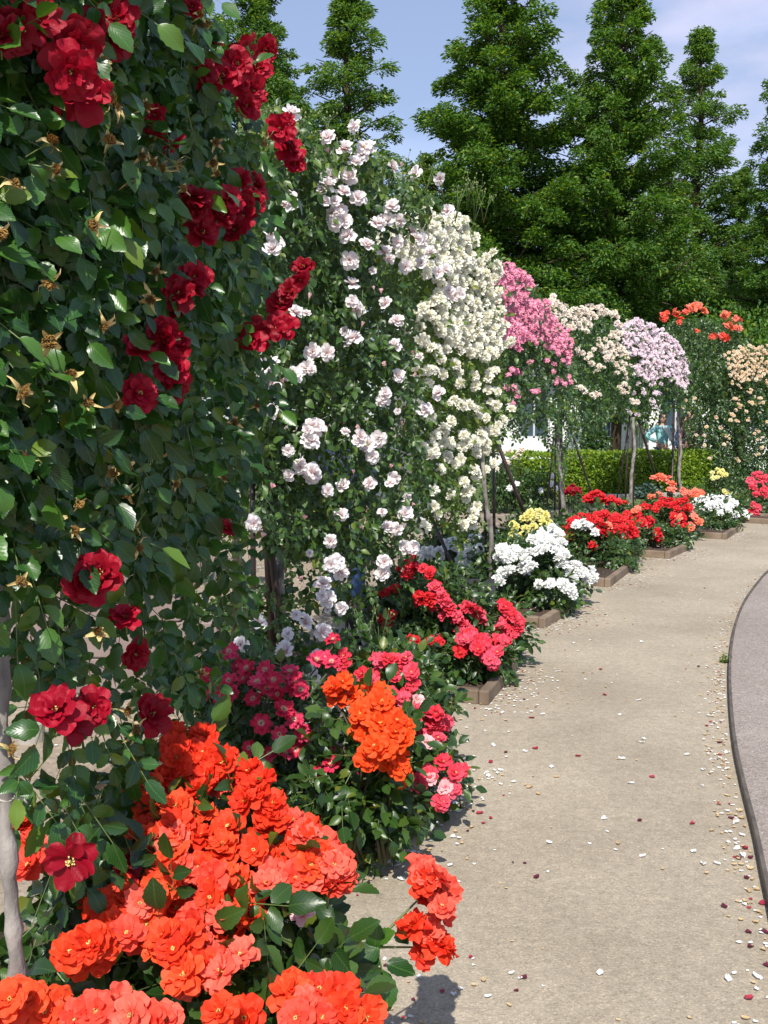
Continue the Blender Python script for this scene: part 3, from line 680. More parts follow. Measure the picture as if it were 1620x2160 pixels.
bush('large bush of pure white blooms at the bare kerb corner, right of the pale stem', GB, [(1130, 1240, 95, 70, 7.9), (1060, 1210, 60, 50, 8.4), (1190, 1210, 45, 50, 7.9), (1100, 1170, 70, 50, 8.5), (1165, 1275, 55, 32, 7.5)],
     [(J(K3([(700,600),(760,620),(660,670),(720,690),(780,670),(800,620),(870,650),(930,640),(990,620),(1040,620),(880,690),(850,760),(900,770),(940,750),(990,510),(1050,460),(1100,440),(1140,470),(960,530),(1030,530),(1090,520),(1150,500),(1180,560),(1190,640),(1130,630),(1160,690),(1210,670),(1200,720),(1270,740),(1310,760),(1230,800),(1270,860),(1320,820),(1360,800),(1410,780),(1430,840),(1390,860),(990,900),(1085,890),(1200,910),(1250,930),(1270,980),(1180,890),(740,790),(700,800),(690,870),(650,860),(1010,480),(1060,490),(1120,500),(1070,530),(1040,510),(690,640),(740,650),(1300,800),(1290,740),(1240,850),(1180,740),(1000,560),(1100,560)]), .15, 7), 'pompom', 'white', .105)],
     8, leafL=.05, lod=1, blod=1, dens=.8)
bush('bush of cool white clusters behind the dark poles and the slanting brace', GB, [(960, 1200, 80, 50, 9.3), (1000, 1160, 60, 40, 9.6), (920, 1170, 50, 50, 9.6)],
     [(K3([(240,560),(290,540),(230,600),(320,600),(370,620),(410,600),(500,600),(460,620),(520,620),(60,620),(100,620),(30,690),(80,670),(180,620),(190,670),(340,690),(380,700),(340,740),(420,740),(470,770),(430,780),(490,790),(380,720),(220,840),(260,860),(340,840),(380,860),(390,890),(220,890),(190,830),(310,830),(100,910),(490,510),(450,520),(280,600),(140,640),(20,640),(360,660),(440,650),(240,830),(300,850),(500,760),(450,800)]), 'pompom', 'white', .10)],
     9, leafL=.05, lod=1, blod=1, dens=.7)
bush('pale yellow rose bush behind the large white bush', GB, [(1120, 1110, 45, 35, 9.6), (1080, 1130, 35, 30, 9.6)],
     [(K3([(870,360),(920,310),(990,310),(1040,330),(940,360),(1010,370),(1060,380),(1080,400),(1020,400),(780,410),(800,430),(700,520),(720,550),(760,520),(780,480),(820,500),(900,490),(880,440),(930,430),(950,430),(960,340),(900,340),(1050,420),(850,500)]), 'pompom', 'yellow', .095)],
     9.5, leafL=.05, lod=1, blod=1, dens=.6)
bush('low shaded bush of one dark red flower head behind the leaning pole', GB, [(1210, 1050, 18, 18, 12.5)],
     [(K3([(1240,130),(1290,120),(1320,150),(1270,160),(1220,150),(1260,100),(1310,120)]), 'ruffled', 'crimson', .09)], 12, leafL=.05, lod=2, blod=2, dens=.7)
bush('wide scarlet rose bush with yellow hearted blooms at the fourth kerb corner', GB, [(1270, 1170, 80, 48, 10.3), (1210, 1150, 45, 45, 10.8), (1330, 1140, 50, 45, 11.2), (1270, 1110, 60, 40, 11.2), (1300, 1205, 45, 26, 9.6)],
     [(J(KR([(620,1440),(660,1420),(700,1430),(720,1460),(650,1460),(750,1450),(790,1460),(830,1470),(530,1570),(520,1610),(500,1650),(560,1560),(620,1540),(680,1540),(720,1530),(760,1560),(800,1560),(850,1540),(900,1530),(940,1550),(970,1560),(720,1590),(760,1600),(820,1600),(870,1590),(910,1590),(850,1620),(780,1630),(730,1620),(870,1640),(650,1600),(690,1610),(960,1590),(650,1700),(690,1570),(780,1540),(830,1560),(880,1560),(930,1570),(700,1630),(760,1640),(820,1640),(500,1620),(530,1650),(640,1570),(590,1540)]), .5, 8), 'ruffled', 'scarlet', .105),
      (KR([(740,1590),(730,1460),(940,1600),(510,1660),(880,1510),(690,1430),(900,1500)]), 'ruffled', 'salmon', .09)],
     11, leafL=.055, lod=1, blod=2, dens=.7)
bush('single white cluster of blooms standing in front of the scarlet bush', GB, [(1232, 1135, 30, 22, 10.0)],
     [(KR([(570,1580),(600,1570),(640,1590),(600,1600),(670,1630),(620,1580),(560,1590),(650,1600)]), 'pompom', 'white', .10)], 10, leafL=.05, lod=1, blod=1, dens=.6)
bush('deep scarlet rose bush with salmon heads, beyond the wide scarlet bush', GB, [(1400, 1140, 60, 36, 12.3), (1380, 1085, 45, 30, 12.8), (1440, 1110, 35, 40, 12.2), (1420, 1158, 38, 20, 11.2)],
     [(J(KR([(930,1480),(960,1490),(1000,1500),(1010,1480),(1040,1450),(1080,1450),(1060,1480),(1130,1460),(1160,1450),(1170,1490),(1120,1500),(1100,1540),(1140,1530),(1120,1580),(1160,1590),(1010,1640),(990,1640),(1020,1660),(1030,1470),(1100,1480),(1110,1560),(1150,1560)]), .5, 8), 'ruffled', 'scarlet', .11),
      (KR([(1210,1540),(1230,1560),(1200,1590),(1130,1550),(1190,1600),(1240,1570),(1000,1330),(1040,1330),(1070,1330),(1090,1360),(1085,1395),(1000,1430),(970,1430),(1020,1420),(1020,1320),(1060,1350)]), 'ruffled', 'salmon', .11)],
     12.5, leafL=.055, lod=1, blod=2, dens=.7)
bush('salmon pink rose bush between the deep scarlet bush and the low white bush', GB, [(1465, 1060, 35, 28, 15.5)],
     [(KR([(1150,1400),(1180,1410),(1220,1400),(1250,1410),(1240,1430),(1200,1430),(1165,1420),(1210,1415)]), 'ruffled', 'salmon', .12)], 15, leafL=.055, lod=2, blod=2, dens=.7)
bush('far low white rose bush with thick clusters facing the path', GB, [(1500, 1105, 55, 28, 13.6), (1540, 1080, 30, 28, 14.2), (1520, 1118, 42, 16, 13.0)],
     [(KR([(1210,1470),(1200,1500),(1260,1440),(1280,1450),(1280,1510),(1300,1430),(1320,1470),(1350,1460),(1380,1490),(1340,1500),(1400,1440),(1420,1460),(1440,1470),(1440,1530),(1490,1520),(1500,1540),(1480,1510),(1250,1500),(1300,1500),(1360,1520),(1400,1510),(1330,1440),(1360,1440),(1230,1450),(1290,1480),(1410,1480)]), 'pompom', 'white', .115)], 14, leafL=.055, lod=1, blod=2, dens=.7)
bush('lemon yellow rose bush behind the far low white bush', GB, [(1515, 1020, 28, 22, 16.5)],
     [(KR([(1310,1300),(1340,1280),(1370,1290),(1390,1310),(1340,1320),(1320,1330),(1380,1400),(1390,1410),(1400,1420),(1360,1310),(1350,1300)]), 'pompom', 'yellow', .10)], 16, leafL=.055, lod=2, blod=2, dens=.7)
bush('bright red rose bush at the right edge of the row', GB, [(1600, 1060, 45, 40, 15.4), (1575, 1085, 35, 22, 14.9), (1650, 1060, 50, 40, 16.5)],
     [(KR([(1550,1310),(1520,1340),(1580,1330),(1530,1380),(1560,1400),(1600,1390),(1590,1350),(1550,1420),(1580,1430),(1610,1420),(1610,1330),(1540,1480),(1560,1490),(1520,1510),(1550,1520),(1570,1310),(1540,1360),(1600,1430),(1650,1380),(1680,1400)]), 'ruffled', 'redpink', .13)], 16, leafL=.055, lod=2, blod=2, dens=.7)
GI = 'rose bushes in the inner bed'
bush('dark green rose bush topped by creamy yellow blooms, left of the clipped hedge', GI, [(1090, 1030, 60, 45, 15.8), (1050, 1030, 40, 50, 15.6), (1140, 1030, 40, 40, 16)],
     [([(1040, 945), (1060, 955), (1075, 950), (1095, 955), (1085, 965), (1050, 970), (1030, 960), (1100, 948), (1070, 975), (1045, 990), (1030, 985)], 'pompom', 'cream', .12),
      ([(1165, 1005), (1163, 1020), (1090, 1020), (1075, 1030), (1082, 1030), (1140, 1035), (1172, 1030)], 'pompom', 'white', .11)], 15.8, leafL=.06, lod=2, blod=2, dens=.8)
bush('shaded white rose bush half hidden behind the crimson climbing rose', GI, [(420, 1340, 120, 60, 6.2), (330, 1300, 60, 60, 6.6), (560, 1330, 90, 50, 6.5)],
     [([(318, 1270), (340, 1310), (395, 1225), (400, 1250), (385, 1290), (350, 1350), (430, 1380), (300, 1330), (455, 1370), (480, 1345), (540, 1310), (555, 1320), (370, 1340), (445, 1440)], 'pompom', 'white', .08),
      ([(330, 1390), (300, 1395), (320, 1410)], 'ruffled', 'redpink', .07)], 6.2, leafL=.05, lod=1, blod=1, dens=.5)
bush('low dark rose bush in the shade behind the small rose red blooms', GI, [(650, 1430, 90, 50, 5.2), (720, 1400, 60, 40, 5.4)], [([(655, 1420), (640, 1440)], 'cup', 'blush', .08)], 5.2, leafL=.05, lod=1, dens=.7)

# ------------------------------------------------------------------ climbing roses
def wall_foliage(acc, poly, dfun, thick, leafL, dens, lod, down=.9, stem=1, front=0.0, outw=(.35, -.8, .35), pairs=2, W=.62, mat=0):
    a = np.array(poly, float); cx = a.mean(0); dm = float(dfun(np.array([cx[0]]), np.array([cx[1]]))[0]); lpx = leafL/dm*FPX
    n = int(dens*area(poly)/(lpx*lpx)); x, y = sample(poly, n)
    d = dfun(x, y)+RN.uniform(0, 1, n)**1.3*thick-front
    # keep the silhouette: shrink towards nothing, only the depth is spread
    pos = Pn(x, y, d)
    o_ = np.array(outw)+RN.normal(0, .38, (n, 3)); tip = np.array([.0, -.25, -down])+RN.normal(0, .45, (n, 3))
    compound(acc, pos, tip, o_, leafL*RN.uniform(.7, 1.15, n), lod, pairs, W, stem_mat=stem if lod < 2 else None, mat=mat)
    return n
def dlin(tab, slopey=0):
    xs = [t[0] for t in tab]; ds = [t[1] for t in tab]
    return lambda x, y: np.interp(x, xs, ds)+slopey*(np.asarray(y, float)-600)
def climber(label, base, regions, lists, fmat='leaf_wall', lod=1, trunk=None, spent=None, extra=None, group='climbing roses on the iron frames', name='climbing_rose', sprays=None):
    e = empty(name, base, label, 'climbing rose', group)
    A = Acc()
    for rg in regions: wall_foliage(A, rg[0], rg[1], rg[2], rg[3], rg[4], rg[6] if len(rg) > 6 else lod, **(rg[7] if len(rg) > 7 else {}))
    obj('foliage', A, [M[fmat], M['stem'], M['leaf_bright']], e)
    if sprays:
        for (x, y, L_, d) in sprays:
            A = Acc()
            for k in range(3):
                p = P(x, y, d); q = P(x+random.uniform(-.3, .5)*L_, y-L_*random.uniform(.7, 1.2), d+random.uniform(-.1, .1)); A.tube([p, p.lerp(q, .5)+Vector((random.uniform(-.01, .01), 0, .01)), q], [.003, .002, .0012], 4)
                for j in range(3):
                    tt = q+Vector((random.gauss(0, .02), random.gauss(0, .02), random.gauss(0, .02))); A.tube([q-(q-p)*.15, tt], [.0012, .0012], 3, cap=False)
                    A.tube([tt, tt+Vector((0, 0, .006)), tt+Vector((0, 0, .014))], [.003, .006, .001], 5, mat=1)
            obj('budding_spray', A, [M['stem'], M['calyx']], e)
    for (pts, kind, colr, dia, dfun, bl, ax) in lists:
        ps = []; axs = []; sz = []
        for q in pts:
            d = float(dfun(np.array([q[0]]), np.array([q[1]]))[0])-.07+random.uniform(-.05, .04)
            ps.append(P(q[0], q[1], d)); axs.append(facing(ax, .33)); sz.append(dia*(q[2] if len(q) > 2 else random.uniform(.85, 1.12)))
        o_ = sorted(range(len(ps)), key=lambda i: ps[i].y/sz[i])
        scatter_blooms(e, [ps[i] for i in o_], [axs[i] for i in o_], [sz[i] for i in o_], kind, bl, PM[colr])
    if spent:
        pts, dfun, dia = spent
        for (x, y) in pts:
            d = float(dfun(np.array([x]), np.array([y]))[0])-.11
            place(random.choice(SPENT), e, P(x, y, d), facing((.45, -.55, -.15), .5), dia*random.uniform(.85, 1.15), 'spent_bloom')
    if trunk:
        for pts, r, knob in trunk:
            A = Acc()
            line = smooth_line([tuple(p) for p in pts], 7)
            for i in range(1, len(line)-1): line[i] = tuple(c+random.gauss(0, r[0]*.10) for c in line[i])
            rr = list(np.interp(np.linspace(0, 1, len(line)), np.linspace(0, 1, len(r)), r)*np.array([1+(.38 if random.random() < .25 else 0)*knob+random.uniform(-.06, .06) for _ in line]))
            A.tube(line, rr, 9, knob=.05)
            obj('stem', A, M['bark_pale'], e)
    return e
dr = dlin([(-400, 1.15), (0, 1.5), (200, 1.72), (400, 2.25), (560, 2.85), (660, 3.1)])
red_up = [(-190, -900), (300, -900), (380, -300), (410, -60), (425, 30), (445, 90), (500, 150), (530, 230), (560, 300), (600, 350), (585, 400), (540, 470), (560, 560), (565, 700), (545, 760), (560, 820), (530, 900), (525, 1000), (500, 1080), (440, 1120), (300, 1150), (120, 1160), (0, 1180), (-190, 1230)]
red_mid = [(20, 1120), (300, 1120), (520, 1080), (545, 1180), (510, 1280), (470, 1340), (430, 1460), (380, 1480), (250, 1480), (90, 1420), (30, 1300)]
red_low = [(60, 1430), (250, 1450), (330, 1560), (310, 1700), (290, 1800), (210, 1880), (130, 1800), (50, 1740), (40, 1600), (55, 1500)]
redb = [(25,65),(70,45),(0,80),(155,90),(190,55),(245,45),(240,80),(165,188,1.25),(150,150),(327,288,.7),(363,298,.7),(520,100),(560,105),(545,145),(500,170),(470,165),(530,190),(520,225),(500,135),(600,290),(612,322),(622,348),(592,272),(505,380),(540,395),(480,420),(530,430),(468,455),(512,460),(495,485),(505,425),(410,420),(415,440),(425,490),(630,590),(610,615),(640,565),(590,640),(600,690),(580,695),(548,705),(530,722),(410,585),(400,612),(365,645),(375,620),(350,720),(345,700),(365,735),(290,740),(360,780),(365,812),(293,830),(430,150,.8),(440,185,.8),(405,15,.6),(455,90,.5),(475,1115,.7),(175,1225,1.1),(213,1210),(265,1305,.8),(285,1380,.8),(140,1522,1.05),(118,1500),(200,1490),(318,1508),(265,1832,.8),(300,1812,.8),(335,1715,.5),(325,245,.6),(605,255,.6)]
reds = [(150,1812,1.25),(185,1225,1.1)]
spentp = [(215,130),(230,205),(245,225),(105,300),(115,355),(28,390),(305,225),(455,300),(450,345),(455,365),(320,345),(345,355),(370,345),(275,385),(385,400),(420,30),(425,60),(440,45),(105,595),(330,575),(315,630),(220,685),(105,720),(0,490),(200,475),(150,795),(45,825),(185,850),(245,850),(540,855),(495,890),(60,965),(265,985),(240,1000),(270,1040),(365,950),(370,1020),(470,1010),(165,1060),(120,1095),(155,1120),(285,1110),(290,1155),(45,1225),(210,1335),(425,1415),(265,1500),(285,1540),(20,1580),(230,300),(300,330),(560,300)]
climber('crimson climbing rose with large glossy leaves and spent brown hips, filling the left edge', (-.72, 1.75, 0),
    [(red_up, dr, .12, .049, 2.3, 1.0, 0, dict(outw=(.3, -.85, .55))),
     (red_up, lambda x, y: dr(x, y)+.10, .6, .056, 3.6, 1.3, 1, dict(outw=(.4, -.6, .5))),
     (red_mid, dr, .28, .050, 1.4, 1.0, 0, dict(outw=(.35, -.85, .5))),
     (red_mid, lambda x, y: dr(x, y)+.3, .5, .055, .75, 1.0, 1),
     ([(370, -200), (425, 30), (500, 150), (560, 300), (590, 380), (520, 330), (430, 200), (380, 60)], lambda x, y: dr(x, y)-.02, .2, .055, .9, .4, 1, dict(outw=(.2, -.5, .8), mat=2)),  # brighter leaf colour stands in for light on the upper right leaves
     (red_low, lambda x, y: dr(x, y)-.02, .2, .050, 1.7, 1.0, 0, dict(outw=(.4, -.75, .5)))],
    [(redb, 'loose', 'crimson', .080, dr, 0, (.3, -.85, .25)), (reds, 'single', 'crimson', .078, dr, 0, (.2, -.95, .1))],
    fmat='leaf_near', lod=0, spent=(spentp, dr, .044),
    trunk=[([P(-60, 900, 1.62), P(-15, 1150, 1.60), P(5, 1350, 1.58), P(8, 1600, 1.57), P(20, 1850, 1.56), P(35, 2050, 1.56), P(60, 2350, 1.6), Vector((-.62, 1.66, 0))], [.009, .010, .011, .012, .015], 1)])
# --- blush white climber
dw = dlin([(420, 3.9), (540, 4.3), (800, 5.1), (1000, 6.4), (1100, 7)])
white_up = [(500, 255), (560, 215), (640, 245), (700, 290), (770, 315), (870, 370), (925, 425), (890, 465), (820, 490), (800, 560), (870, 620), (885, 800), (905, 1000), (890, 1090), (830, 1150), (760, 1160), (560, 1130), (525, 1000), (520, 800), (500, 600)]
white_low = [(560, 1110), (830, 1120), (900, 1180), (830, 1290), (760, 1380), (640, 1440), (500, 1420), (455, 1330), (480, 1200), (530, 1150)]
wb = K2([(310,110),(670,180),(610,310),(710,345),(750,300),(520,250),(665,390),(515,515),(530,470),(640,460),(600,560),(690,590),(580,660),(560,730),(610,715),(630,810),(740,860),(640,940),(205,880),(215,840),(310,600),(880,410),(1020,450),(1150,475),(880,640),(930,715),(1200,660),(860,720),(800,740),(915,840),(1010,820),(840,900),(655,1080),(675,1220),(655,1180),(850,1190),(330,1240),(910,1290),(665,1390),(640,1400),(515,1470),(430,1465),(200,1540),(120,1560),(320,1600),(400,1560),(200,1650),(895,1430),(920,1600),(845,1700),(830,1740),(210,1800),(455,1900),(415,1975),(700,1945),(745,1990),(805,1960),(770,2060),(1150,1700),(1060,1800),(360,2120),(425,2150),(1210,1120),(1270,1130),(5,1080),(1050,960),(1180,1000),(960,980),(990,780),(1050,830),(1100,900)])+K5([(590,75),(870,90),(920,65),(540,195),(600,240),(750,290),(740,430),(310,470),(690,560),(690,670),(735,710),(650,770),(675,845),(560,955),(250,1065),(470,1100),(650,1000),(590,1190),(600,1230),(1050,425),(970,490),(1010,500),(1090,590),(1050,590),(950,660),(940,720),(340,960),(740,890),(630,1120),(880,280),(1000,250)])
wbud = K2([(265,1640),(710,1320),(1020,1600),(500,1915),(690,1925),(940,1880),(1000,1470),(410,1160),(235,490),(590,650),(905,650),(1030,430),(760,285),(820,1130),(780,1110),(700,1900),(880,400),(330,230),(480,240),(840,1545),(935,410),(520,330)])+K5([(355,540),(560,450),(1085,385),(550,750),(800,230),(530,240),(980,200),(400,300)])
spr = [(x, y, L_, float(dw(np.array([x]), 0)[0])+.1) for x, y, L_ in [(600, 300, 45), (640, 280, 40), (560, 270, 40), (690, 300, 50), (740, 320, 45), (820, 400, 55), (850, 390, 50), (880, 420, 60), (900, 400, 60), (940, 440, 70), (960, 470, 70), (770, 350, 50), (520, 280, 40), (650, 340, 50), (1000, 470, 75), (985, 440, 60), (800, 1380, 90), (775, 1360, 90), (1020, 470, 70), (900, 470, 60), (720, 360, 40)]]
climber('blush white climbing rose with large single blooms, between the crimson and the ivory climbers', G(590, 1340)+Vector((0, 0, .05)),
    [(white_up, dw, .35, .048, 2.0, 1.0, 1, dict(outw=(.2, -.75, .6))), (white_up, lambda x, y: dw(x, y)+.25, .8, .05, 1.6, 1.0, 1),
     (white_low, dw, .6, .05, .9, 1.0, 1), ([(500, 255), (560, 215), (640, 240), (700, 280), (770, 305), (870, 360), (930, 425), (880, 450), (740, 380), (640, 330), (560, 330)], lambda x, y: dw(x, y)-.03, .5, .048, 1.2, .2, 1, dict(outw=(0, -.5, .9), mat=2))],  # last region: sky-lit look of the top leaves put into their colour
    [(wb+[(q[0]+random.uniform(-48, 48), q[1]+random.uniform(-44, 44), random.uniform(.45, .8)) for q in wb[:100:2] if 540 < q[0] < 860 and q[1] > 330], 'cup', 'blush', .088, dw, 0, (.05, -.85, .45)), ([(q[0]+random.uniform(-14, 14), q[1]+random.uniform(-12, 12), random.uniform(.8, 1.1)) for q in wb if random.random() < .15], 'single', 'blush', .085, dw, 0, (.1, -.9, .2)), (wbud, 'bud', 'palepink', .05, dw, 1, (.1, -.5, .8))],
    fmat='leaf_wall', sprays=spr,
    trunk=[([P(585, 860, 4.9), P(590, 1000, 4.85), P(592, 1150, 4.8), P(590, 1250, 4.75), G(590, 1500)], [.018, .02, .022, .025, .03], .7),
           ([P(780, 900, 6.0), P(750, 1100, 6.0), P(735, 1250, 6.1), G(730, 1360)], [.008, .01, .012], .3)])
# --- ivory climber
di = dlin([(780, 6.2), (900, 6.9), (1060, 8.3)])
ivA = [(800, 470), (900, 452), (985, 468), (1000, 510), (988, 555), (960, 580), (900, 560), (850, 530), (795, 500)]
ivB = [(935, 560), (1000, 560), (1040, 530), (1050, 580), (1045, 640), (1062, 690), (1050, 745), (990, 730), (935, 700), (890, 660), (860, 600)]
ivC = [(860, 640), (940, 690), (1050, 740), (1058, 900), (1000, 960), (900, 940), (860, 850)]
iv_pts = K2([(1160,1350),(1040,1400),(1100,1440),(1240,1400),(1160,1500),(1240,1530),(1190,1450),(1170,1590),(1260,1580),(1090,1570),(1330,1470),(1370,1440),(1410,1500),(1460,1470),(1480,1440),(1350,1600),(1360,1660),(1270,1640),(1430,1610),(1430,1680),(1480,1690),(1440,1750),(1470,1570),(1240,1740),(1280,1770),(1220,1760),(1350,1790),(1370,1820),(1220,1860),(1180,1890),(1180,1920),(1290,1940),(1400,1940),(1380,1980),(1110,2000),(1120,2040),(1210,1990),(1200,2060),(1150,2130),(960,2090),(880,2040),(920,2040),(1100,1830),(1420,1840),(1460,1910),(840,1850),(910,1750),(960,1330),(900,1860),(1460,2100)])+K5([(1180,100),(1190,130),(1220,210),(1190,310),(1340,40),(1430,40),(1390,70),(1240,20),(1340,270),(1350,350),(1370,310),(1390,210),(1400,390),(1385,420),(1210,430),(1150,490),(1340,480),(1380,480),(1190,390),(980,140),(1020,140),(1060,170),(1060,200),(930,350),(1120,390),(1000,300),(1270,330),(1400,240),(1490,20),(1450,80),(1260,80),(1380,450),(1330,100),(1400,130),(1300,180)])
def dense(poly, n, mind):
    x, y = sample(poly, n*8); out_ = []; m_ = len(x)
    x = x+RN.normal(0, mind*.45, m_); y = y+RN.normal(0, mind*.45, m_); ph = RN.uniform(0, 6.28, 4); q = 1/(mind*2.6)
    hole = np.sin(x*q+ph[0])+np.sin(y*q*1.3+ph[1])+np.sin((x+y)*q*.7+ph[2])
    for a, b, h_ in zip(x, y, hole):
        if h_ < -1.75: continue
        if all((a-c)**2+(b-d_)**2 > mind*mind for c, d_ in out_): out_.append((a, b))
        if len(out_) >= n: break
    return out_
iv = dense(ivA, 120, 13)+dense(ivB, 190, 14)+dense(ivC, 60, 26)+iv_pts
for k in range(26):   # doubled blooms of the small clusters
    q = random.choice(iv_pts); iv.append((q[0]+random.uniform(-16, 16), q[1]+random.uniform(-14, 14)))
iv_leaf = [(800, 460), (900, 440), (990, 455), (1010, 520), (1050, 535), (1060, 700), (1062, 900), (1045, 960), (1000, 1000), (1012, 1080), (1005, 1130), (960, 1150), (930, 1090), (850, 1060), (830, 800)]
climber('ivory climbing rose hung with dense creamy clusters, left of the bright pink climber', G(1037, 1245)+Vector((0, 0, .05)),
    [(iv_leaf, di, .6, .046, 2.4, 1.0, 1, dict(outw=(.1, -.75, .5)))],
    [(iv, 'pompom', 'ivory', .098, di, 1, (.05, -.85, .45))],
    fmat='leaf_bright',
    trunk=[([P(1015, 900, 7.95), P(1018, 980, 7.9), P(1026, 1060, 7.9), P(1036, 1130, 7.9), P(1036, 1190, 7.92), P(1040, 1250, 7.95)-Vector((0, 0, .2))], [.015, .016, .018, .020, .024], 1)])
# --- pink climber
dp = dlin([(1030, 10), (1130, 11.2), (1210, 12.6)])
pkp = [(1042, 565), (1070, 556), (1115, 585), (1150, 635), (1165, 675), (1200, 700), (1203, 750), (1170, 742), (1140, 715), (1105, 715), (1080, 740), (1060, 700), (1038, 660)]
pk = dense(pkp, 260, 6.5)+KR([(480,790),(520,770),(450,800),(500,810),(530,800),(250,620),(240,600),(250,580),(320,850),(350,850),(220,830),(240,850),(190,760),(250,750),(210,730),(310,690),(400,680),(170,490),(190,500),(460,600),(450,630),(490,680),(520,690),(510,640),(230,740),(180,830),(215,920),(440,740),(250,550),(260,530),(340,850),(240,880),(460,780),(520,670),(440,700)])
climber('bright pink climbing rose in one drooping mass of small blooms', G(1188, 1125)+Vector((0, 0, .05)),
    [([(1045, 570), (1120, 590), (1200, 700), (1210, 800), (1205, 870), (1150, 880), (1080, 870), (1048, 830)], dp, .9, .062, 3.0, 1.0, 1),
     ([(1060, 840), (1210, 850), (1200, 940), (1186, 1020), (1170, 1010), (1155, 930), (1120, 900), (1095, 930), (1075, 900)], dp, .5, .05, 1.0, 1.0, 1)],
    [(pk, 'pompom', 'pink', .078, dp, 2, (.1, -.8, .5))], fmat='leaf_wall',
    trunk=[([P(1176, 900, 12.3), P(1180, 980, 12.3), P(1188, 1060, 12.35), P(1196, 1128, 12.4)], [.022, .022, .026, .03], .6)])
# --- cream climber
dc = dlin([(1130, 13), (1320, 15.2)])
crp = [(1140, 640), (1160, 630), (1200, 650), (1240, 645), (1290, 655), (1312, 690), (1300, 720), (1330, 760), (1320, 790), (1290, 770), (1255, 700), (1200, 690), (1165, 670)]
crm = dense(crp, 150, 8)+KR([(480,860),(500,850),(560,830),(590,830),(610,850),(650,870),(670,860),(690,870),(570,620),(600,640),(640,650),(660,620),(700,630),(620,670),(650,700),(680,740),(740,650),(730,680),(800,830),(830,810),(850,830),(820,850),(840,860),(880,910),(640,690),(580,640),(690,710),(710,720),(790,720),(870,900),(900,910),(840,780),(780,700),(760,600),(470,870),(520,870),(660,880),(810,640),(700,600)])
climber('cream climbing rose with pale tufts, between the pink and the lilac climbers', G(1300, 1080)+Vector((0, 0, .05)),
    [([(1150, 650), (1310, 670), (1330, 780), (1325, 840), (1290, 865), (1262, 905), (1225, 905), (1195, 885), (1180, 800)], dc, .9, .066, 3.0, 1.0, 2),
     ([(1180, 880), (1230, 880), (1225, 930), (1205, 960), (1195, 960)], dc, .5, .055, .8, 1.0, 2)],
    [(crm, 'pompom', 'cream', .10, dc, 2, (.05, -.75, .5))], fmat='leaf_wall')
# --- lilac climber
dl = dlin([(1290, 16), (1450, 18.2)])
lip = [(1300, 690), (1340, 678), (1390, 688), (1430, 725), (1450, 790), (1446, 825), (1420, 800), (1395, 790), (1375, 810), (1345, 790), (1320, 740)]
lil = dense(lip, 230, 6.5)+KR([(900,740),(905,810),(905,740),(940,780),(930,840),(935,860),(870,620),(880,860),(1000,860),(1020,860),(990,910),(1000,940),(900,980),(860,970),(1035,740),(1040,760),(1030,810),(1160,820),(1165,850),(1145,800),(950,700),(980,900),(850,960),(1150,690),(1165,730),(1030,690),(880,650)])
climber('lilac pink climbing rose rounding over the arch top, right of the cream climber', G(1332, 1065)+Vector((0, 0, .05)),
    [([(1300, 695), (1395, 695), (1440, 740), (1450, 800), (1445, 850), (1410, 860), (1380, 860), (1345, 850), (1310, 870), (1285, 850)], dl, 1.1, .072, 3.0, 1.0, 2)],
    [(lil, 'pompom', 'lilac', .105, dl, 2, (.05, -.75, .5))], fmat='leaf_wall',
    trunk=[([P(1335, 880, 16.2), P(1338, 950, 16.2), P(1332, 1000, 16.2), P(1330, 1078, 16.2)], [.022, .024, .026, .03], .6)])
# --- orange climber and peach climber
do = dlin([(1390, 19), (1560, 20.5)])
ora = KR([(1180,390),(1200,380),(1220,375),(1240,380),(1230,400),(1260,400),(1270,410),(1210,400),(1380,420),(1400,430),(1380,435),(1410,480),(1440,500),(1390,490),(1440,450),(1460,455),(1450,495),(1460,505),(1420,500),(1225,520)])
orb = KR([(1040,430),(1060,420),(1060,440),(1110,430),(1120,420),(1160,420),(1170,410),(1320,540),(1310,550),(1350,550),(1370,540),(1390,550),(1380,565),(1400,560),(1130,470),(1140,450),(1110,410),(1045,450)])
climber('tall climbing rose topped with orange and salmon clusters, right of the lilac climber', G(1440, 1050)+Vector((0, 0, .05)),
    [([(1395, 690), (1420, 670), (1480, 665), (1560, 680), (1580, 760), (1560, 900), (1530, 990), (1470, 975), (1440, 900), (1450, 780), (1425, 730)], do, 1.4, .08, 3.0, .7, 2, dict(outw=(.0, -.6, .7)))],
    [(ora, 'ruffled', 'salmon', .15, do, 2, (.05, -.75, .5)), (orb, 'ruffled', 'coral', .14, do, 2, (.05, -.75, .5))], fmat='leaf_bush',
    trunk=[([P(1428, 880, 18.9), P(1436, 950, 18.9), P(1432, 1000, 18.9), P(1440, 1050, 18.9)], [.024, .024, .028, .03], .6)])
dq = dlin([(1500, 19.6), (1700, 21)])
pch = dense([(1530, 745), (1560, 730), (1640, 735), (1640, 800), (1590, 800), (1545, 790)], 110, 6)+[(q[0]+random.gauss(0, 5), q[1]+random.gauss(0, 4), random.uniform(.5, 1.05)) for q in dense([(1530, 790), (1700, 780), (1700, 960), (1560, 970), (1520, 880)], 42, 17) for k in range(random.randint(1, 5))]+dense([(1420, 840), (1540, 840), (1540, 960), (1460, 960)], 14, 16)
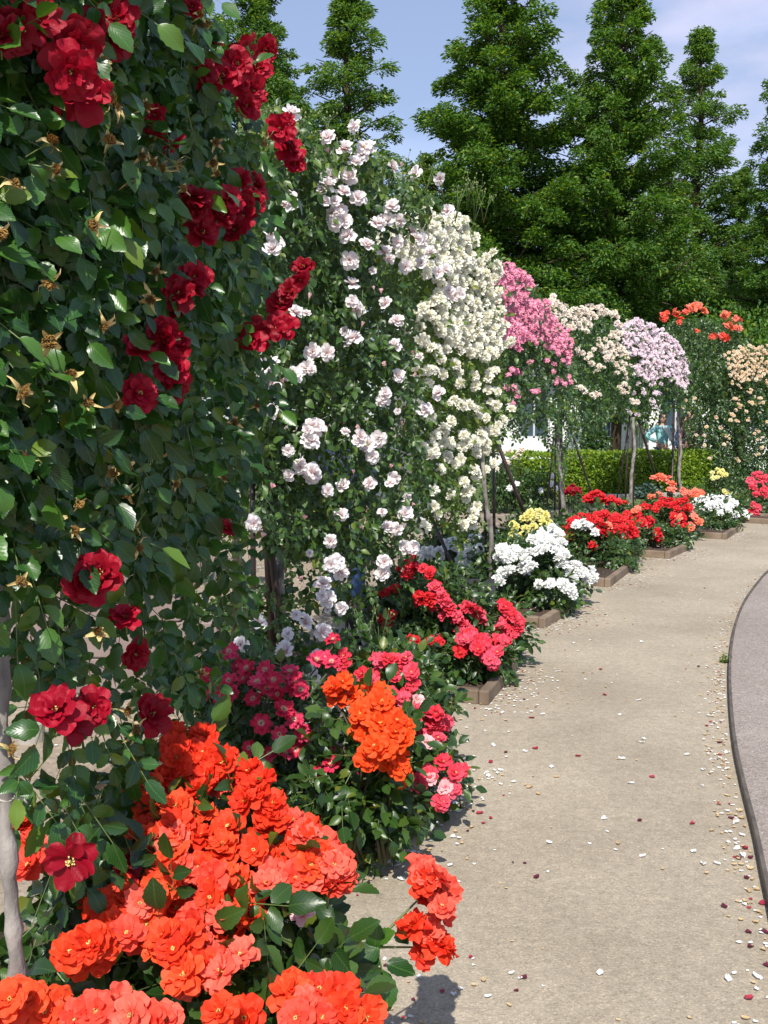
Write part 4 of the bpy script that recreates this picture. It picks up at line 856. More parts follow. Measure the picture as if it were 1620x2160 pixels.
climber('peach and cream climbing rose with small scattered blooms at the right edge', G(1590, 1075)+Vector((0, 0, .05)),
    [([(1510, 760), (1560, 730), (1640, 735), (1800, 720), (1820, 1000), (1640, 1010), (1560, 1030), (1520, 990), (1490, 930)], dq, 1.4, .08, 3.0, .7, 2, dict(outw=(.0, -.6, .7))),
     ([(1480, 940), (1640, 960), (1640, 1060), (1540, 1060)], dq, .8, .07, 1.0, .7, 2)],
    [(pch, 'pompom', 'peach', .09, dq, 2, (.05, -.75, .5))], fmat='leaf_bush')

# ------------------------------------------------------------------ iron frames
def frame(label, base, poles, braces, hoop, feet=.0):
    e = empty('rose_arch_frame', base, label, 'iron frame', 'iron frames carrying the climbing roses')
    for (p, q, r) in poles:
        A = Acc(); A.tube([p, (p+q)/2, q], r, 8); obj('pole', A, M['iron'], e)
    for (p, q, r) in braces:
        A = Acc(); A.tube([p, q], r, 8); A.tube([q, q+(p-q).normalized()*.03], r*1.5, 8); obj('brace', A, M['iron'], e)
    if hoop:
        A = Acc(); A.tube(smooth_line([tuple(Vector((0, 0, CH))+(h-Vector((0, 0, CH)))*(1+.45/h.y)-Vector((0, 0, .22 if 0 < i < len(hoop)-1 else 0))) for i, h in enumerate(hoop)], 5), .013, 6); obj('hoop', A, M['iron'], e)
def vpole(px, py, d, top=2.5, r=.014, lean=(0, 0)):
    p = P(px, py, d); p.z = 0.05; return (p, p+Vector((lean[0], lean[1], top)), r)
frame('iron frame with four dark poles at the right side of the crimson climber', G(500, 1580),
    [(P(505, 870, 4.3), Vector((P(488, 1560, 4.3).x, 4.3, .06)), .013), (P(530, 800, 4.5), Vector((P(536, 1400, 4.5).x, 4.5, .06)), .013), (P(548, 700, 4.8), P(578, 1120, 4.8)-Vector((0, 0, .75)), .030), (P(540, 870, 4.7), P(590, 1120, 4.7)-Vector((-.03, 0, .8)), .018)],
    [(P(700, 1200, 6.6), G(765, 1378), .017)], [P(505, 700, 4.3), P(560, 330, 4.7), P(760, 360, 5.8), P(1000, 520, 8.4), P(1030, 900, 8.7)])
frame('iron frame with two reddish poles beside the pale knobbly stem of the ivory climber', G(1030, 1262),
    [(P(1020, 870, 8.65), Vector((P(1026, 1250, 8.5).x, 8.5, .06)), .014), (P(1040, 870, 8.9), Vector((P(1043, 1250, 8.9).x, 8.9, .06)), .014)],
    [(P(912, 1095, 8.4), G(984, 1262), .016), (P(1046, 925, 9.2), P(1142, 1178, 9.9), .019)], [P(1020, 900, 8.7), P(1050, 640, 9.2), P(1110, 600, 10.8), P(1180, 700, 13.2), P(1185, 900, 13.6)])
frame('iron frame with a splayed rear pole beside the grey stem of the pink climber', G(1185, 1125),
    [(P(1180, 800, 13.4), G(1184, 1125), .034), (P(1172, 860, 13.3), G(1170, 1112), .014), (P(1168, 920, 14.2), G(1152, 1085), .014)],
    [(P(1208, 920, 14.2), P(1246, 1035, 15.3), .016)], [P(1180, 900, 13.5), P(1200, 720, 14), P(1260, 690, 15.5), P(1325, 760, 17.0), P(1335, 880, 17.4)])
frame('iron frame of close set poles gathered under the lilac climber, left of its brace', G(1330, 1068),
    [(P(1329, 860, 17.3), G(1318, 1065), .014), (P(1332, 860, 17.5), G(1300, 1062), .014), (P(1337, 860, 17.4), G(1334, 1066), .028)],
    [(P(1346, 885, 17.5), P(1397, 1050, 18.2), .022)], [P(1335, 880, 17.4), P(1350, 720, 18), P(1410, 730, 19.5), P(1432, 880, 20.5)])
frame('iron frame under the orange topped climber, before the clipped hedge', G(1420, 1052),
    [(P(1422, 850, 20.4), G(1417, 1050), .022), (P(1433, 850, 20.5), G(1430, 1048), .02)],
    [(P(1440, 900, 20.6), P(1487, 1035, 21.2), .016)], [P(1432, 880, 20.5), P(1450, 720, 20.6), P(1580, 720, 21), P(1600, 900, 21.2)])
A = Acc(); p = P(10, 1682, 1.57); vs = []
A.tube([p+Vector((.0145*math.cos(a), .0145*math.sin(a), .002*math.sin(2*a))) for a in [i*math.pi/6 for i in range(13)]], .0022, 5)
A.tube([p+Vector((.013, -.006, .0)), p+Vector((.034, -.012, .004)), p+Vector((.040, -.01, -.006))], .0018, 5)
o = obj('tie', A, M['concrete']); tag(o, 'twine tied round the pale grey stem at the left edge', 'twine tie')

# ------------------------------------------------------------------ trees
def tree_meshes(seed, H, z0, R, nb, leaf_mat_, sparse=1.0, tip=.12):
    rg = np.random.default_rng(seed); T = Acc(); A = Acc()
    line = [(rg.normal(0, .05)*(i > 0), rg.normal(0, .05)*(i > 0), H*i/9) for i in range(10)]
    rad = [.30*(1-i/9.3)**.9*(H/16)+.012 for i in range(10)]; rad[0] *= 1.35
    T.tube(line, rad, 10, knob=.05)
    pos = []; tips = []; nors = []; Ls = []
    for b in range(nb):
        f = (b+rg.uniform(0, 1))/nb; z = z0+(H-z0)*f**.92; az_ = b*2.399+rg.normal(0, .35)
        prof = (1-f)**.80*(.80+.20*math.sin(min(1, f*5)*math.pi/2))+tip*.3
        L = R*prof*rg.choice([.7, .84, .97, 1.04, 1.14], p=[.1, .2, .4, .25, .05])*rg.uniform(.9, 1.08); up = math.radians(rg.uniform(12, 40)+12*f)
        d = np.array([math.cos(az_)*math.cos(up), math.sin(az_)*math.cos(up), math.sin(up)]); p0 = np.array([0, 0, z]); 
        ks = max(2, int(L/.48)); pts = [p0+d*L*t+np.array([0, 0, -.10*L*t*t]) for t in np.linspace(0, 1, 5)]
        T.tube([tuple(q) for q in pts], [.05*(1-.2*i)*(L/R+.2)+.006 for i in range(5)], 5, cap=False)
        for k in range(ks):
            if rg.uniform() > sparse: continue
            t = (k+1.0+rg.uniform(-.3, .3))/ks
            if t < .2 and L > 1.2: continue
            c = p0+d*L*t+np.array([0, 0, -.10*L*t*t])+rg.normal(0, .10, 3)*(1+L*.1)
            sz = (.30+.16*L*(1-t*.55)/R*2)*rg.uniform(.7, 1.3); m_ = int(160*(sz/.36)**1.5)
            off = nrm(rg.normal(0, 1, (m_, 3)))*rg.uniform(0, 1, (m_, 1))**.5*np.array([sz*.86, sz*.86, sz*.62]); off[:, 2] -= .45*np.abs(off[:, 0]**2+off[:, 1]**2)**.5
            pos.append(c+off); hor = off*np.array([1, 1, 0])+d*.25; tips.append(nrm(hor)+rg.normal(0, .35, (m_, 3))+np.array([0, 0, -.45])); nors.append(np.tile([0, -.25, .8], (m_, 1))+rg.normal(0, .6, (m_, 3)))
    pos = np.concatenate(pos); tips = np.concatenate(tips); nors = np.concatenate(nors)
    put_leaves(A, pos, tips, nors, RN.uniform(.08, .17, len(pos)), .42, .3, .3, 3)
    return mesh_from(T.arrays(), 'trunk', [M['bark']]), mesh_from(A.arrays(), 'crown', [leaf_mat_])
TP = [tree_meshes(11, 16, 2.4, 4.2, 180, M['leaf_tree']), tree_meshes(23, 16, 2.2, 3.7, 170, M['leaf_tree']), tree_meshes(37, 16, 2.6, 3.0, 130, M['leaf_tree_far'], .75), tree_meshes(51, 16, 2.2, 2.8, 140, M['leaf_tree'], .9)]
def tree(px, topy, d, proto, rz, label, wx=1.0):
    b = P(px, 900, d); b.z = 0; top = P(px, topy, d).z; s = top/16
    e = empty('conifer_tree', b, label, 'tree', 'tall conifers behind the rose garden')
    for nm, me in zip(('trunk', 'crown'), TP[proto]):
        o = bpy.data.objects.new(nm, me); COL.objects.link(o); o.parent = e; o.scale = (s*wx, s*wx, s); o.rotation_euler.z = rz
for a in [(545, -60, 31, 0, 0.3, 'dark conifer directly above the red blooms, top cut by the frame', .95),
          (735, -8, 35, 2, 1.1, 'slender airy conifer with a narrow tip, above the blush white roses', 1.3),
          (1052, -75, 32, 0, 2.2, 'broadest dark conifer in the middle of the row, left of the gap between two crowns', 1.2),
          (1292, -75, 32, 1, 0.9, 'tall dense conifer right of the broadest one, its top cut by the frame', 1.06),
          (1456, 68, 40, 2, 2.6, 'shorter pale conifer whose whole pointed tip stands free against the sky', 1.08),
          (1632, 130, 34, 3, 4.0, 'conifer cut by the right edge of the photo', 1.12),
          (395, -180, 29, 3, 5.0, 'conifer behind the upper part of the crimson climbing rose', 1.0),
          (900, 330, 40, 3, 1.9, 'lower conifer filling the foot of the sky gap beside the broadest tree', 1.15),
          (1180, 430, 42, 3, 0.2, 'short conifer seen low between the two tallest crowns', 1.1),
          (1395, 470, 41, 1, 3.2, 'low bushy conifer under the pale pointed one', 1.2),
          (640, 230, 39, 1, 2.0, 'short conifer wedged between the two trees above the blush white roses', 1.0),
          (1545, 360, 40, 3, 5.2, 'low conifer between the pale pointed tree and the right edge', 1.1),
          (1850, 20, 33, 0, 1.5, 'conifer beyond the right edge of the photo', 1.0),
          (150, -150, 30, 1, 2.0, 'conifer hidden behind the crimson wall of leaves', 1.0)]: tree(*a)
# layered foliage behind, closing the gaps under the crowns
A = Acc(); n = 9000
for (px, py, rx, ry, d) in [(1130, 640, 120, 90, 44), (1350, 620, 150, 100, 45), (1560, 640, 150, 90, 44), (900, 520, 130, 110, 46), (700, 520, 160, 140, 46), (1750, 620, 150, 110, 44)]:
    c = P(px, py, d); k = d/FPX; dd = nrm(RN.normal(0, 1, (700, 3)))*RN.uniform(.3, 1, (700, 1))**.5
    put_leaves(A, np.array(c)+dd*np.array([rx*k, 1.8, ry*k]), RN.normal(0, 1, (700, 3))+np.array([0, 0, -.4]), RN.normal(0, .5, (700, 3))+np.array([0, -.2, 1]), RN.uniform(.25, .5, 700), .5, .3, .3, 3)
    A2 = Acc(); b = Vector((c.x, c.y, 0)); 
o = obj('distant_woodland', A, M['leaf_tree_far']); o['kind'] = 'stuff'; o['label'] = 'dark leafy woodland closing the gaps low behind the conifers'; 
A = Acc()
def small_tree(px, d, h, r, label, mt='leaf_tree'):
    b = P(px, 900, d); b.z = 0; e = empty('small_tree', b, label, 'tree', None)
    T = Acc(); T.tube([b, b+Vector((.03, 0, h*.42)), b+Vector((0, .05, h*.8))], [.15, .135, .04], 8, knob=.05)
    for k in range(7):
        a = k*.9; T.tube([b+Vector((0, 0, h*(.35+.05*k))), b+Vector((math.cos(a)*r*.7, math.sin(a)*r*.7, h*(.55+.06*k)))], [.035, .012], 5)
    obj('trunk', T, M['bark'], e); A = Acc(); n = 3800
    cl = np.array([[math.cos(k*2.4)*r*.55*random.uniform(.4, 1), math.sin(k*2.4)*r*.55*random.uniform(.4, 1), h*(.42+.52*k/14)] for k in range(15)])
    q = cl[RN.integers(0, 15, n)]+nrm(RN.normal(0, 1, (n, 3)))*RN.uniform(0, 1, (n, 1))**.4*r*.38
    put_leaves(A, np.array(b)+q, RN.normal(0, .6, (n, 3))+np.array([0, 0, -.5]), RN.normal(0, .5, (n, 3))+np.array([0, -.2, 1]), RN.uniform(.09, .17, n), .55, .3, .3, 3)
    obj('crown', A, M[mt], e)
small_tree(1298, 26, 3.9, 1.6, 'broad leaved tree whose brown trunk stands before the white building')
small_tree(1560, 25.2, 4.0, 2.2, 'round leafy tree behind the orange climber and the visitors')
small_tree(980, 24, 3.6, 1.8, 'low tree hidden behind the ivory climbing rose')

# ------------------------------------------------------------------ hedge, shrubs
hb = [(1085, 1062, 17.6), (1500, 1042, 19.6)]
x0 = P(1075, 1000, 18.2).x; x1 = P(1512, 1000, 19.8).x
e = empty('clipped_hedge', (x0, 18.4, 0), 'clipped bright green box hedge behind the rose arches', 'hedge')
A = Acc(); Cc = Acc(); n = 17000; u = RN.uniform(0, 1, n); yb = 18.3+u*1.6; side = RN.integers(0, 3, n); hh = .79+.02*np.sin(u*22)+RN.normal(0, .015, n)
pos = np.stack([x0+(x1-x0)*u, np.where(side < 2, yb-.02+RN.normal(0, .02, n), yb+RN.uniform(0, 1.1, n)), np.where(side < 2, RN.uniform(.03, 1, n)*hh, hh)], -1)
rs = np.minimum(1, (pos[:, 2] > .69)*(pos[:, 2]-.69)*3); pos[:, 1] += np.where(side < 2, rs*.25, 0)
put_leaves(A, pos, RN.normal(0, .7, (n, 3))+np.array([0, -.35, .5]), RN.normal(0, .5, (n, 3))+np.array([0, -.6, .6]), RN.uniform(.035, .075, n), .6, .3, .2, 3)
obj('foliage', A, M['leaf_hedge'], e)
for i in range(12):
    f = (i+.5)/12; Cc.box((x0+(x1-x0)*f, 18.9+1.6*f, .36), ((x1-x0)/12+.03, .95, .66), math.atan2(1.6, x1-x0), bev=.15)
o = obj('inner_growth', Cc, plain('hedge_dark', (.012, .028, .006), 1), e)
def low_shrub(label, px, py, rx, ry, d, mt, L, n, cat='shrub', name='low_shrub'):
    c = P(px, py, d); k = d/FPX; e = empty(name, (c.x, c.y, 0), label, cat); A = Acc(); dd = nrm(RN.normal(0, 1, (n, 3)))*RN.uniform(.1, 1, (n, 1))**.4
    pos = np.array([c.x, c.y, max(c.z, ry*k)])+dd*np.array([rx*k, rx*k*.8, ry*k])*RN.uniform(.85, 1.15, (n, 1))
    put_leaves(A, pos, dd+RN.normal(0, .5, (n, 3)), dd+np.array([0, -.2, .8]), RN.uniform(.6, 1.3, n)*L, .55, .3, .2, 3 if d > 8 else 1); obj('foliage', A, M[mt], e)
    T = Acc()
    for j in range(5): T.tube([(c.x, c.y, 0), (c.x+random.uniform(-.6, .6)*rx*k, c.y+random.uniform(-.4, .4)*rx*k, max(c.z, ry*k))], [.012, .005], 5)
    obj('stem', T, M['twig'], e)
low_shrub('small blue green spreading juniper at the foot of the hedge', 1368, 1036, 26, 13, 18.2, 'leaf_blue', .07, 900, name='juniper_shrub')
low_shrub('dark leafy shrub in front of the white building, left of the brown trunk', 1255, 935, 32, 28, 24, 'leaf_wall', .10, 900)
low_shrub('fresh yellow green shrub seen between the dark poles of the crimson climber', 500, 1090, 30, 60, 8.5, 'leaf_hedge', .05, 700)
low_shrub('dark hedge like shrub behind the blush white climbing rose', 700, 1080, 150, 90, 10.5, 'leaf_wall', .07, 3500)
low_shrub('dark evergreen shrub behind the crimson wall of leaves', 300, 1000, 200, 120, 9, 'leaf_wall', .06, 3500)
low_shrub('tuft of green weeds growing against the metal edging', 1531, 1400, 10, 8, 5.98, 'leaf_bright', .022, 60, 'weeds', 'weed_tuft')
# far kerbs of the inner bed and the inner path
def kerbline(label, pts, h, w_, mt, name='kerb'):
    A = Acc(); strip(A, [tuple(G(*p)[:2]) for p in pts], 0, w_, 0, h); o = obj(name, A, M[mt], smooth=False); tag(o, label, 'kerb')
kerbline('low grey brown kerb of the inner bed seen between the ivory climber and its brace', [(900, 1110), (1000, 1106), (1120, 1098), (1200, 1090)], .10, -.10, 'kerb_grey')
kerbline('pale stone kerb along the foot of the clipped hedge', [(1240, 1052), (1330, 1052), (1500, 1045)], .08, -.12, 'concrete')
kerbline('shaded concrete kerb behind the crimson climbing rose', [(60, 1470), (250, 1440), (480, 1380)], .12, -.10, 'concrete')
A = Acc(); c = G(66, 1562); A.tube([c, c+Vector((0, 0, .085)), c+Vector((0, 0, .095))], [.062, .062, .052], 20); o = obj('concrete_stub', A, M['concrete'], smooth=False); tag(o, 'short round concrete stub on the ground behind the pale stem at the left', 'concrete post')
c = P(70, 1300, 5.3); A = Acc()
for i in range(5):
    for j in range(4): A.box((c.x-1.0+.4*i+(.2 if j % 2 else 0), 5.35, .1+.2*j), (.392, .12, .192), 0, bev=.006)
o = obj('block_wall', A, M['pink_wall'], smooth=False); tag(o, 'low pinkish block wall glimpsed through the leaves at the far left', 'wall')
A = Acc(); a = Vector((1.3, 22.8, 0))
# ------------------------------------------------------------------ building
bx0, bx1, by, bh = 3.0, 16.0, 28.6, 2.75
e = empty('white_building', (bx0, by, 0), 'long white single storey building behind the hedge and the trees', 'building')
A = Acc()
wins = [(4.3, .9), (6.1, .9), (8.35, .9), (10.5, 1.2), (13.2, 1.1)]; xs = [bx0]
for wx, ww in wins: xs += [wx-ww/2, wx+ww/2]
xs.append(bx1)
for i in range(len(xs)-1):
    a_, b_ = xs[i], xs[i+1]
    if i % 2 == 0: A.box(((a_+b_)/2, by+.9, bh/2), (b_-a_, 1.8, bh))
    else:
        A.box(((a_+b_)/2, by+.9, .45), (b_-a_, 1.8, .9)); A.box(((a_+b_)/2, by+.9, (bh+2.3)/2), (b_-a_, 1.8, bh-2.3)); A.box(((a_+b_)/2, by+1.0, 1.6), (b_-a_, 1.6, 1.4))
obj('wall', A, M['white_wall'], e, smooth=False)
for wx, ww in wins:
    A = Acc()
    for (cx_, sx_) in ((wx-ww/2+.03, .06), (wx+ww/2-.03, .06), (wx, .05)): A.box((cx_, by+.06, 1.6), (sx_, .08, 1.396))
    A.box((wx, by+.055, .93), (ww-.01, .07, .06)); A.box((wx, by+.055, 2.27), (ww-.01, .07, .06))
    wo = obj('window', A, M['trim'], e, smooth=False); A = Acc(); A.box((wx, by+.12, 1.6), (ww-.02, .03, 1.38)); obj('pane', A, M['glass'], wo, smooth=False)
A = Acc(); A.addfaces([(bx0-.4, by-.5, bh+.02), (bx1+.4, by-.5, bh+.02), (bx1+.4, by+.9, bh+.3), (bx0-.4, by+.9, bh+.3), (bx0-.4, by+2.1, bh+.02), (bx1+.4, by+2.1, bh+.02), (bx0-.4, by-.5, bh-.14+.02), (bx1+.4, by-.5, bh-.12), (bx1+.4, by+2.1, bh-.12), (bx0-.4, by+2.1, bh-.12)], [(0, 1, 2, 3), (3, 2, 5, 4), (6, 7, 1, 0), (4, 5, 8, 9), (0, 3, 4, 9, 6), (1, 7, 8, 5, 2)])
obj('roof', A, M['roof'], e, smooth=False)
# pale ribbed cabin panel right of the close set poles
c = P(1351, 930, 27); e = empty('storage_cabin', (c.x, 27, 0), 'narrow pale ribbed cabin beside the woman in turquoise', 'cabin')
A = Acc(); A.box((c.x, 27.4, 1.15), (.46, .8, 2.3), bev=.01); obj('body', A, M['trim'], e, smooth=False)
for k in range(7): 
    A = Acc(); A.box((c.x-.2+.066*k, 26.985, 1.15), (.03, .03, 2.2), bev=.005); obj('rib', A, M['white_wall'], e, smooth=False)
A = Acc(); A.box((c.x, 27.4, 2.34), (.54, .9, .07), bev=.01); obj('roof', A, M['roof'], e, smooth=False)

# ------------------------------------------------------------------ plant label
p = P(1010, 1285, 7.3); e = empty('plant_label', (p.x, p.y, .08), 'small slanted black plant label on two legs at the foot of the poles', 'plant label')
A = Acc(); R_ = .55
A.addfaces([(p.x-.12, p.y-.06, .20), (p.x+.12, p.y-.06, .20), (p.x+.12, p.y+.05, .30), (p.x-.12, p.y+.05, .30), (p.x-.12, p.y-.055, .192), (p.x+.12, p.y-.055, .192), (p.x+.12, p.y+.055, .292), (p.x-.12, p.y+.055, .292)], [(0, 1, 2, 3), (7, 6, 5, 4), (0, 4, 5, 1), (1, 5, 6, 2), (2, 6, 7, 3), (3, 7, 4, 0)]); obj('plate', A, M['black_sign'], e, smooth=False)
for s_ in (-.08, .08):
    A = Acc(); A.tube([(p.x+s_, p.y, .0), (p.x+s_, p.y, .235)], .006, 6); obj('leg', A, M['black_sign'], e)

# ------------------------------------------------------------------ people
def skin_part(name, joints, edges, radii, mat, parent, sub=2, root=0):
    me = bpy.data.meshes.new(name); me.from_pydata([tuple(j) for j in joints], edges, []); me.update()
    o = link(name, me, parent)
    m = o.modifiers.new('skin', 'SKIN'); m.use_smooth_shade = True
    for i, r in enumerate(radii):
        v = me.skin_vertices[0].data[i]; v.radius = r if hasattr(r, '__len__') else (r, r); v.use_root = (i == root)
    m2 = o.modifiers.new('sub', 'SUBSURF'); m2.levels = sub; m2.render_levels = sub
    me.materials.append(mat); return o
def sphere_part(acc, c, r, seg=14, mat=0):
    vs = []; fs = []; c = Vector(c)
    for i in range(seg//2+1):
        th = math.pi*i/(seg//2)
        for k in range(seg):
            a = 2*math.pi*k/seg; vs.append((c.x+r[0]*math.sin(th)*math.cos(a), c.y+r[1]*math.sin(th)*math.sin(a), c.z+r[2]*math.cos(th)))
    for i in range(seg//2):
        for k in range(seg): fs.append((i*seg+k, (i+1)*seg+k, (i+1)*seg+(k+1) % seg, i*seg+(k+1) % seg))
    acc.addfaces(vs, fs, mat)
SKIN = plain('skin_tone', (.50, .30, .21), .5, (.56, .35, .25), 30)
def person(x, y, H, label, top, trousers, hair, arms, yaw=0, shoe=(.05, .045, .04), hairlen=.12, z=0.0, topname='blouse'):
    """arms: for left and right (side -1, 1) the elbow and the hand offsets relative to H=1.6"""
    e = empty('person', (x, y, z), label, 'person'); k = H/1.6; cy_, sy_ = math.cos(yaw), math.sin(yaw)
    def W_(a, b, c): return Vector((x+(a*cy_-b*sy_)*k, y+(a*sy_+b*cy_)*k, z+c*k))
    J = [W_(0, 0, .86), W_(0, .01, 1.05), W_(0, .0, 1.22), W_(0, 0, 1.34), W_(0, -.01, 1.41), W_(0, -.02, 1.50)]
    E = [(0, 1), (1, 2), (2, 3), (3, 4), (4, 5)]; Rr = [(.13, .10), (.115, .085), (.14, .095), (.08, .06), (.045, .045), (.07, .08)]
    topJ = [J[0]+Vector((0, 0, .02)), J[1], J[2], J[3]]; topE = [(0, 1), (1, 2), (2, 3)]; topR = [(.145, .115), (.13, .10), (.152, .108), (.085, .07)]
    for s_, (el, ha) in zip((-1, 1), arms):
        i0 = len(J); J += [W_(s_*.155, 0, 1.30), W_(*el), W_(*ha)]; E += [(2, i0), (i0, i0+1), (i0+1, i0+2)]; Rr += [.052, .038, .026]
        h = W_(*ha); fo = (W_(*ha)-W_(*el)).normalized(); sd = fo.cross(Vector((0, 1, 0))).normalized() if abs(fo.y) < .9 else Vector((1, 0, 0))
        pl = len(J); J.append(h+fo*.055*k); E.append((i0+2, pl)); Rr.append((.034, .017))
        for f in range(4):
            q = len(J); b = h+fo*.09*k+sd*(f-1.5)*.019*k; J += [b, b+fo*(.035, .04, .037, .028)[f]*k+Vector((0, -.008, -.004)), b+fo*(.055, .066, .06, .045)[f]*k+Vector((0, -.02, -.014))]; E += [(pl, q), (q, q+1), (q+1, q+2)]; Rr += [.0095, .0088, .0075]
        q = len(J); J += [h+fo*.04*k+sd*-.035*k, h+fo*.075*k+sd*-.05*k]; E += [(pl, q), (q, q+1)]; Rr += [.011, .009]
        j0 = len(topJ); topJ += [W_(s_*.155, 0, 1.30), W_(*el), W_(*el).lerp(W_(*ha), .93)]; topE += [(2, j0), (j0, j0+1), (j0+1, j0+2)]; topR += [.068, .055, .046]
    trJ = [W_(0, 0, .90)]; trE = []; trR = [(.15, .115)]
    for s_ in (-1, 1):
        i0 = len(J); J += [W_(s_*.085, 0, .80), W_(s_*.095, -.01, .46), W_(s_*.10, .01, .09), W_(s_*.11, -.12, .03)]; E += [(0, i0), (i0, i0+1), (i0+1, i0+2), (i0+2, i0+3)]; Rr += [.085, .055, .04, .035]
        t0 = len(trJ); trJ += [W_(s_*.088, 0, .80), W_(s_*.097, -.01, .46), W_(s_*.10, .01, .11)]; trE += [(0, t0), (t0, t0+1), (t0+1, t0+2)]; trR += [.098, .072, .060]
    skin_part('body', J, E, [tuple(a*k for a in r) if hasattr(r, '__len__') else r*k for r in Rr], SKIN, e)
    skin_part(topname, topJ, topE, [tuple(a*k for a in r) if hasattr(r, '__len__') else r*k for r in topR], top, e)
    skin_part('trousers', trJ, trE, [tuple(a*k for a in r) if hasattr(r, '__len__') else r*k for r in trR], trousers, e)
    A = Acc(); hc = W_(0, -.02, 1.51); sphere_part(A, hc, (.078*k, .095*k, .115*k)); n_ = W_(0, -.115, 1.495); sphere_part(A, n_, (.014, .018, .02), 8)
    for s_ in (-1, 1): sphere_part(A, W_(s_*.078, 0, 1.505), (.012, .02, .03), 8); sphere_part(A, W_(s_*.03, -.1, 1.525), (.014, .01, .008), 8, 1)
    sphere_part(A, W_(0, -.104, 1.455), (.025, .01, .008), 8, 2)
    obj('head', A, [SKIN, M['black_sign'], plain('lips', (.35, .08, .07), .5)], e)
    A = Acc(); sphere_part(A, W_(0, .015, 1.545), (.095*k, .108*k, .105*k)); sphere_part(A, W_(0, .05, 1.47-hairlen*.3), (.088*k, .065*k, (.08+hairlen)*k))
    obj('hair', A, hair, e)
    for s_ in (-1, 1):
        A = Acc(); sphere_part(A, W_(s_*.105, -.07, .05), (.048*k, .13*k, .05*k)); obj('shoe', A, plain('shoe', shoe, .5), e)
    return e, W_
DK = plain('dark_hair', (.02, .012, .008), .5, (.05, .028, .016), 60)
JE = plain('denim', (.03, .065, .14), .85, (.06, .11, .21), 30, bump=.002)
TQ = plain('turquoise_cloth', (.26, .55, .55), .8, (.36, .66, .65), 9)
hx = P(1398, 900, 21.8)
e, W_ = person(hx.x, 21.8, 1.56, 'woman in a turquoise blouse and jeans with one hand on her hip, behind the hedge', TQ, JE, DK, [((-.37, .03, 1.12), (-.17, -.10, .98)), ((.25, .02, 1.04), (.24, -.10, .86))], yaw=.15)
skin_part('scarf', [W_(-.06, -.07, 1.36), W_(.06, -.12, 1.25), W_(.14, -.12, 1.12), W_(.16, -.10, 1.0)], [(0, 1), (1, 2), (2, 3)], [.035, .055, .06, .045], plain('white_cloth', (.75, .76, .76), .8), e)
hx = P(1458, 900, 22.3)
person(hx.x, 22.3, 1.58, 'visitor in a dusty pink top beside the woman in turquoise, mostly behind foliage', plain('pink_cloth', (.52, .22, .28), .8, (.62, .32, .36), 12), plain('white_trousers', (.7, .7, .7), .8), DK, [((-.26, .02, 1.04), (-.2, -.16, .92)), ((.26, .02, 1.04), (.2, -.16, .92))], yaw=-.2, topname='top')
hx = P(1494, 960, 21.2)
person(hx.x, 22.9, 1.5, 'visitor in dark blue clothes standing right of the visitor in pink, behind the climbers', plain('navy_cloth', (.03, .05, .12), .8), JE, DK, [((-.24, .02, 1.04), (-.22, -.1, .84)), ((.24, .02, 1.04), (.22, -.1, .84))], yaw=.3, topname='jacket')
hx = P(728, 1200, 7.4)
person(hx.x, 7.4, 1.58, 'person in dark denim standing behind the blush white climbing rose', plain('dark_denim_top', (.02, .03, .07), .85, (.035, .05, .10), 20), JE, DK, [((-.24, .02, 1.04), (-.2, .1, .84)), ((.24, .02, 1.04), (.2, .1, .84))], yaw=2.8, topname='jacket')

# ------------------------------------------------------------------ fallen petals
def petal_shape(seed):
    rg = np.random.default_rng(seed); A = Acc(); n = 6; vs = []; fs = []
    for j in range(5):
        t = j/4; wd = (.15+.85*t**.6)*math.sqrt(max(0, 1-(t*.96)**6))*.5
        for i in range(n):
            s_ = -1+2*i/(n-1); vs.append((s_*wd, t-.5, .06+.18*s_*s_+.22*(t-.5)**2+rg.normal(0, .02)))
    for j in range(4):
        for i in range(n-1): k = j*n+i; fs.append((k, k+1, k+n+1, k+n))
    lo = [q for f in fs for q in f]; A.add(vs, lo, [4]*len(fs), [(.5, .3+.7*(v//n)/4) for v in lo]); return A.arrays()
PSH = [petal_shape(s) for s in range(4)]
PC = {'white': PM['white'], 'red': petal_mat('petal_fallen_red', (.4, .02, .04), (.30, .012, .035), (.42, .05, .08), trans=.2), 'dark': petal_mat('petal_fallen_dark', (.06, .01, .02), (.06, .008, .018), (.13, .02, .04), trans=.1), 'tan': petal_mat('petal_fallen_tan', (.42, .28, .12), (.38, .25, .12), (.56, .42, .24), trans=.1)}
PMs = {c: [mesh_from(a, 'fallen_petal', m) for a in PSH] for c, m in PC.items()}
LB = {'white': 'white petal lying on the tan path', 'red': 'red petal lying on the tan path', 'dark': 'dried dark maroon petal lying on the tan path', 'tan': 'withered tan petal lying on the tan path'}
def fallen(px, py, c, size):
    p = G(px, py); o = bpy.data.objects.new('fallen_petal', random.choice(PMs[c])); COL.objects.link(o); o.location = (p.x, p.y, .006); o.rotation_euler = (random.uniform(-.2, .2), random.uniform(-.2, .2), random.uniform(0, 6.28)); o.scale = (size, size*random.uniform(.8, 1.2), size)
    xr = float(np.interp(p.y, [q[1] for q in EDGES], [q[0] for q in EDGES])); near_ = 'near part' if p.y < 3.6 else ('middle stretch' if p.y < 5.5 else 'far part')
    sd_ = 'beside the metal edging' if xr-p.x < .3 else ('on the rose bed side' if p.x < .45*xr else 'in the open middle')
    tag(o, LB[c].split(' lying')[0]+' '+sd_+' of the tan path, '+near_, 'petal', c+' petals fallen on the path')
def F7(l): return [(1000+x/2.037, 1100+y/2.037) for x, y in l]
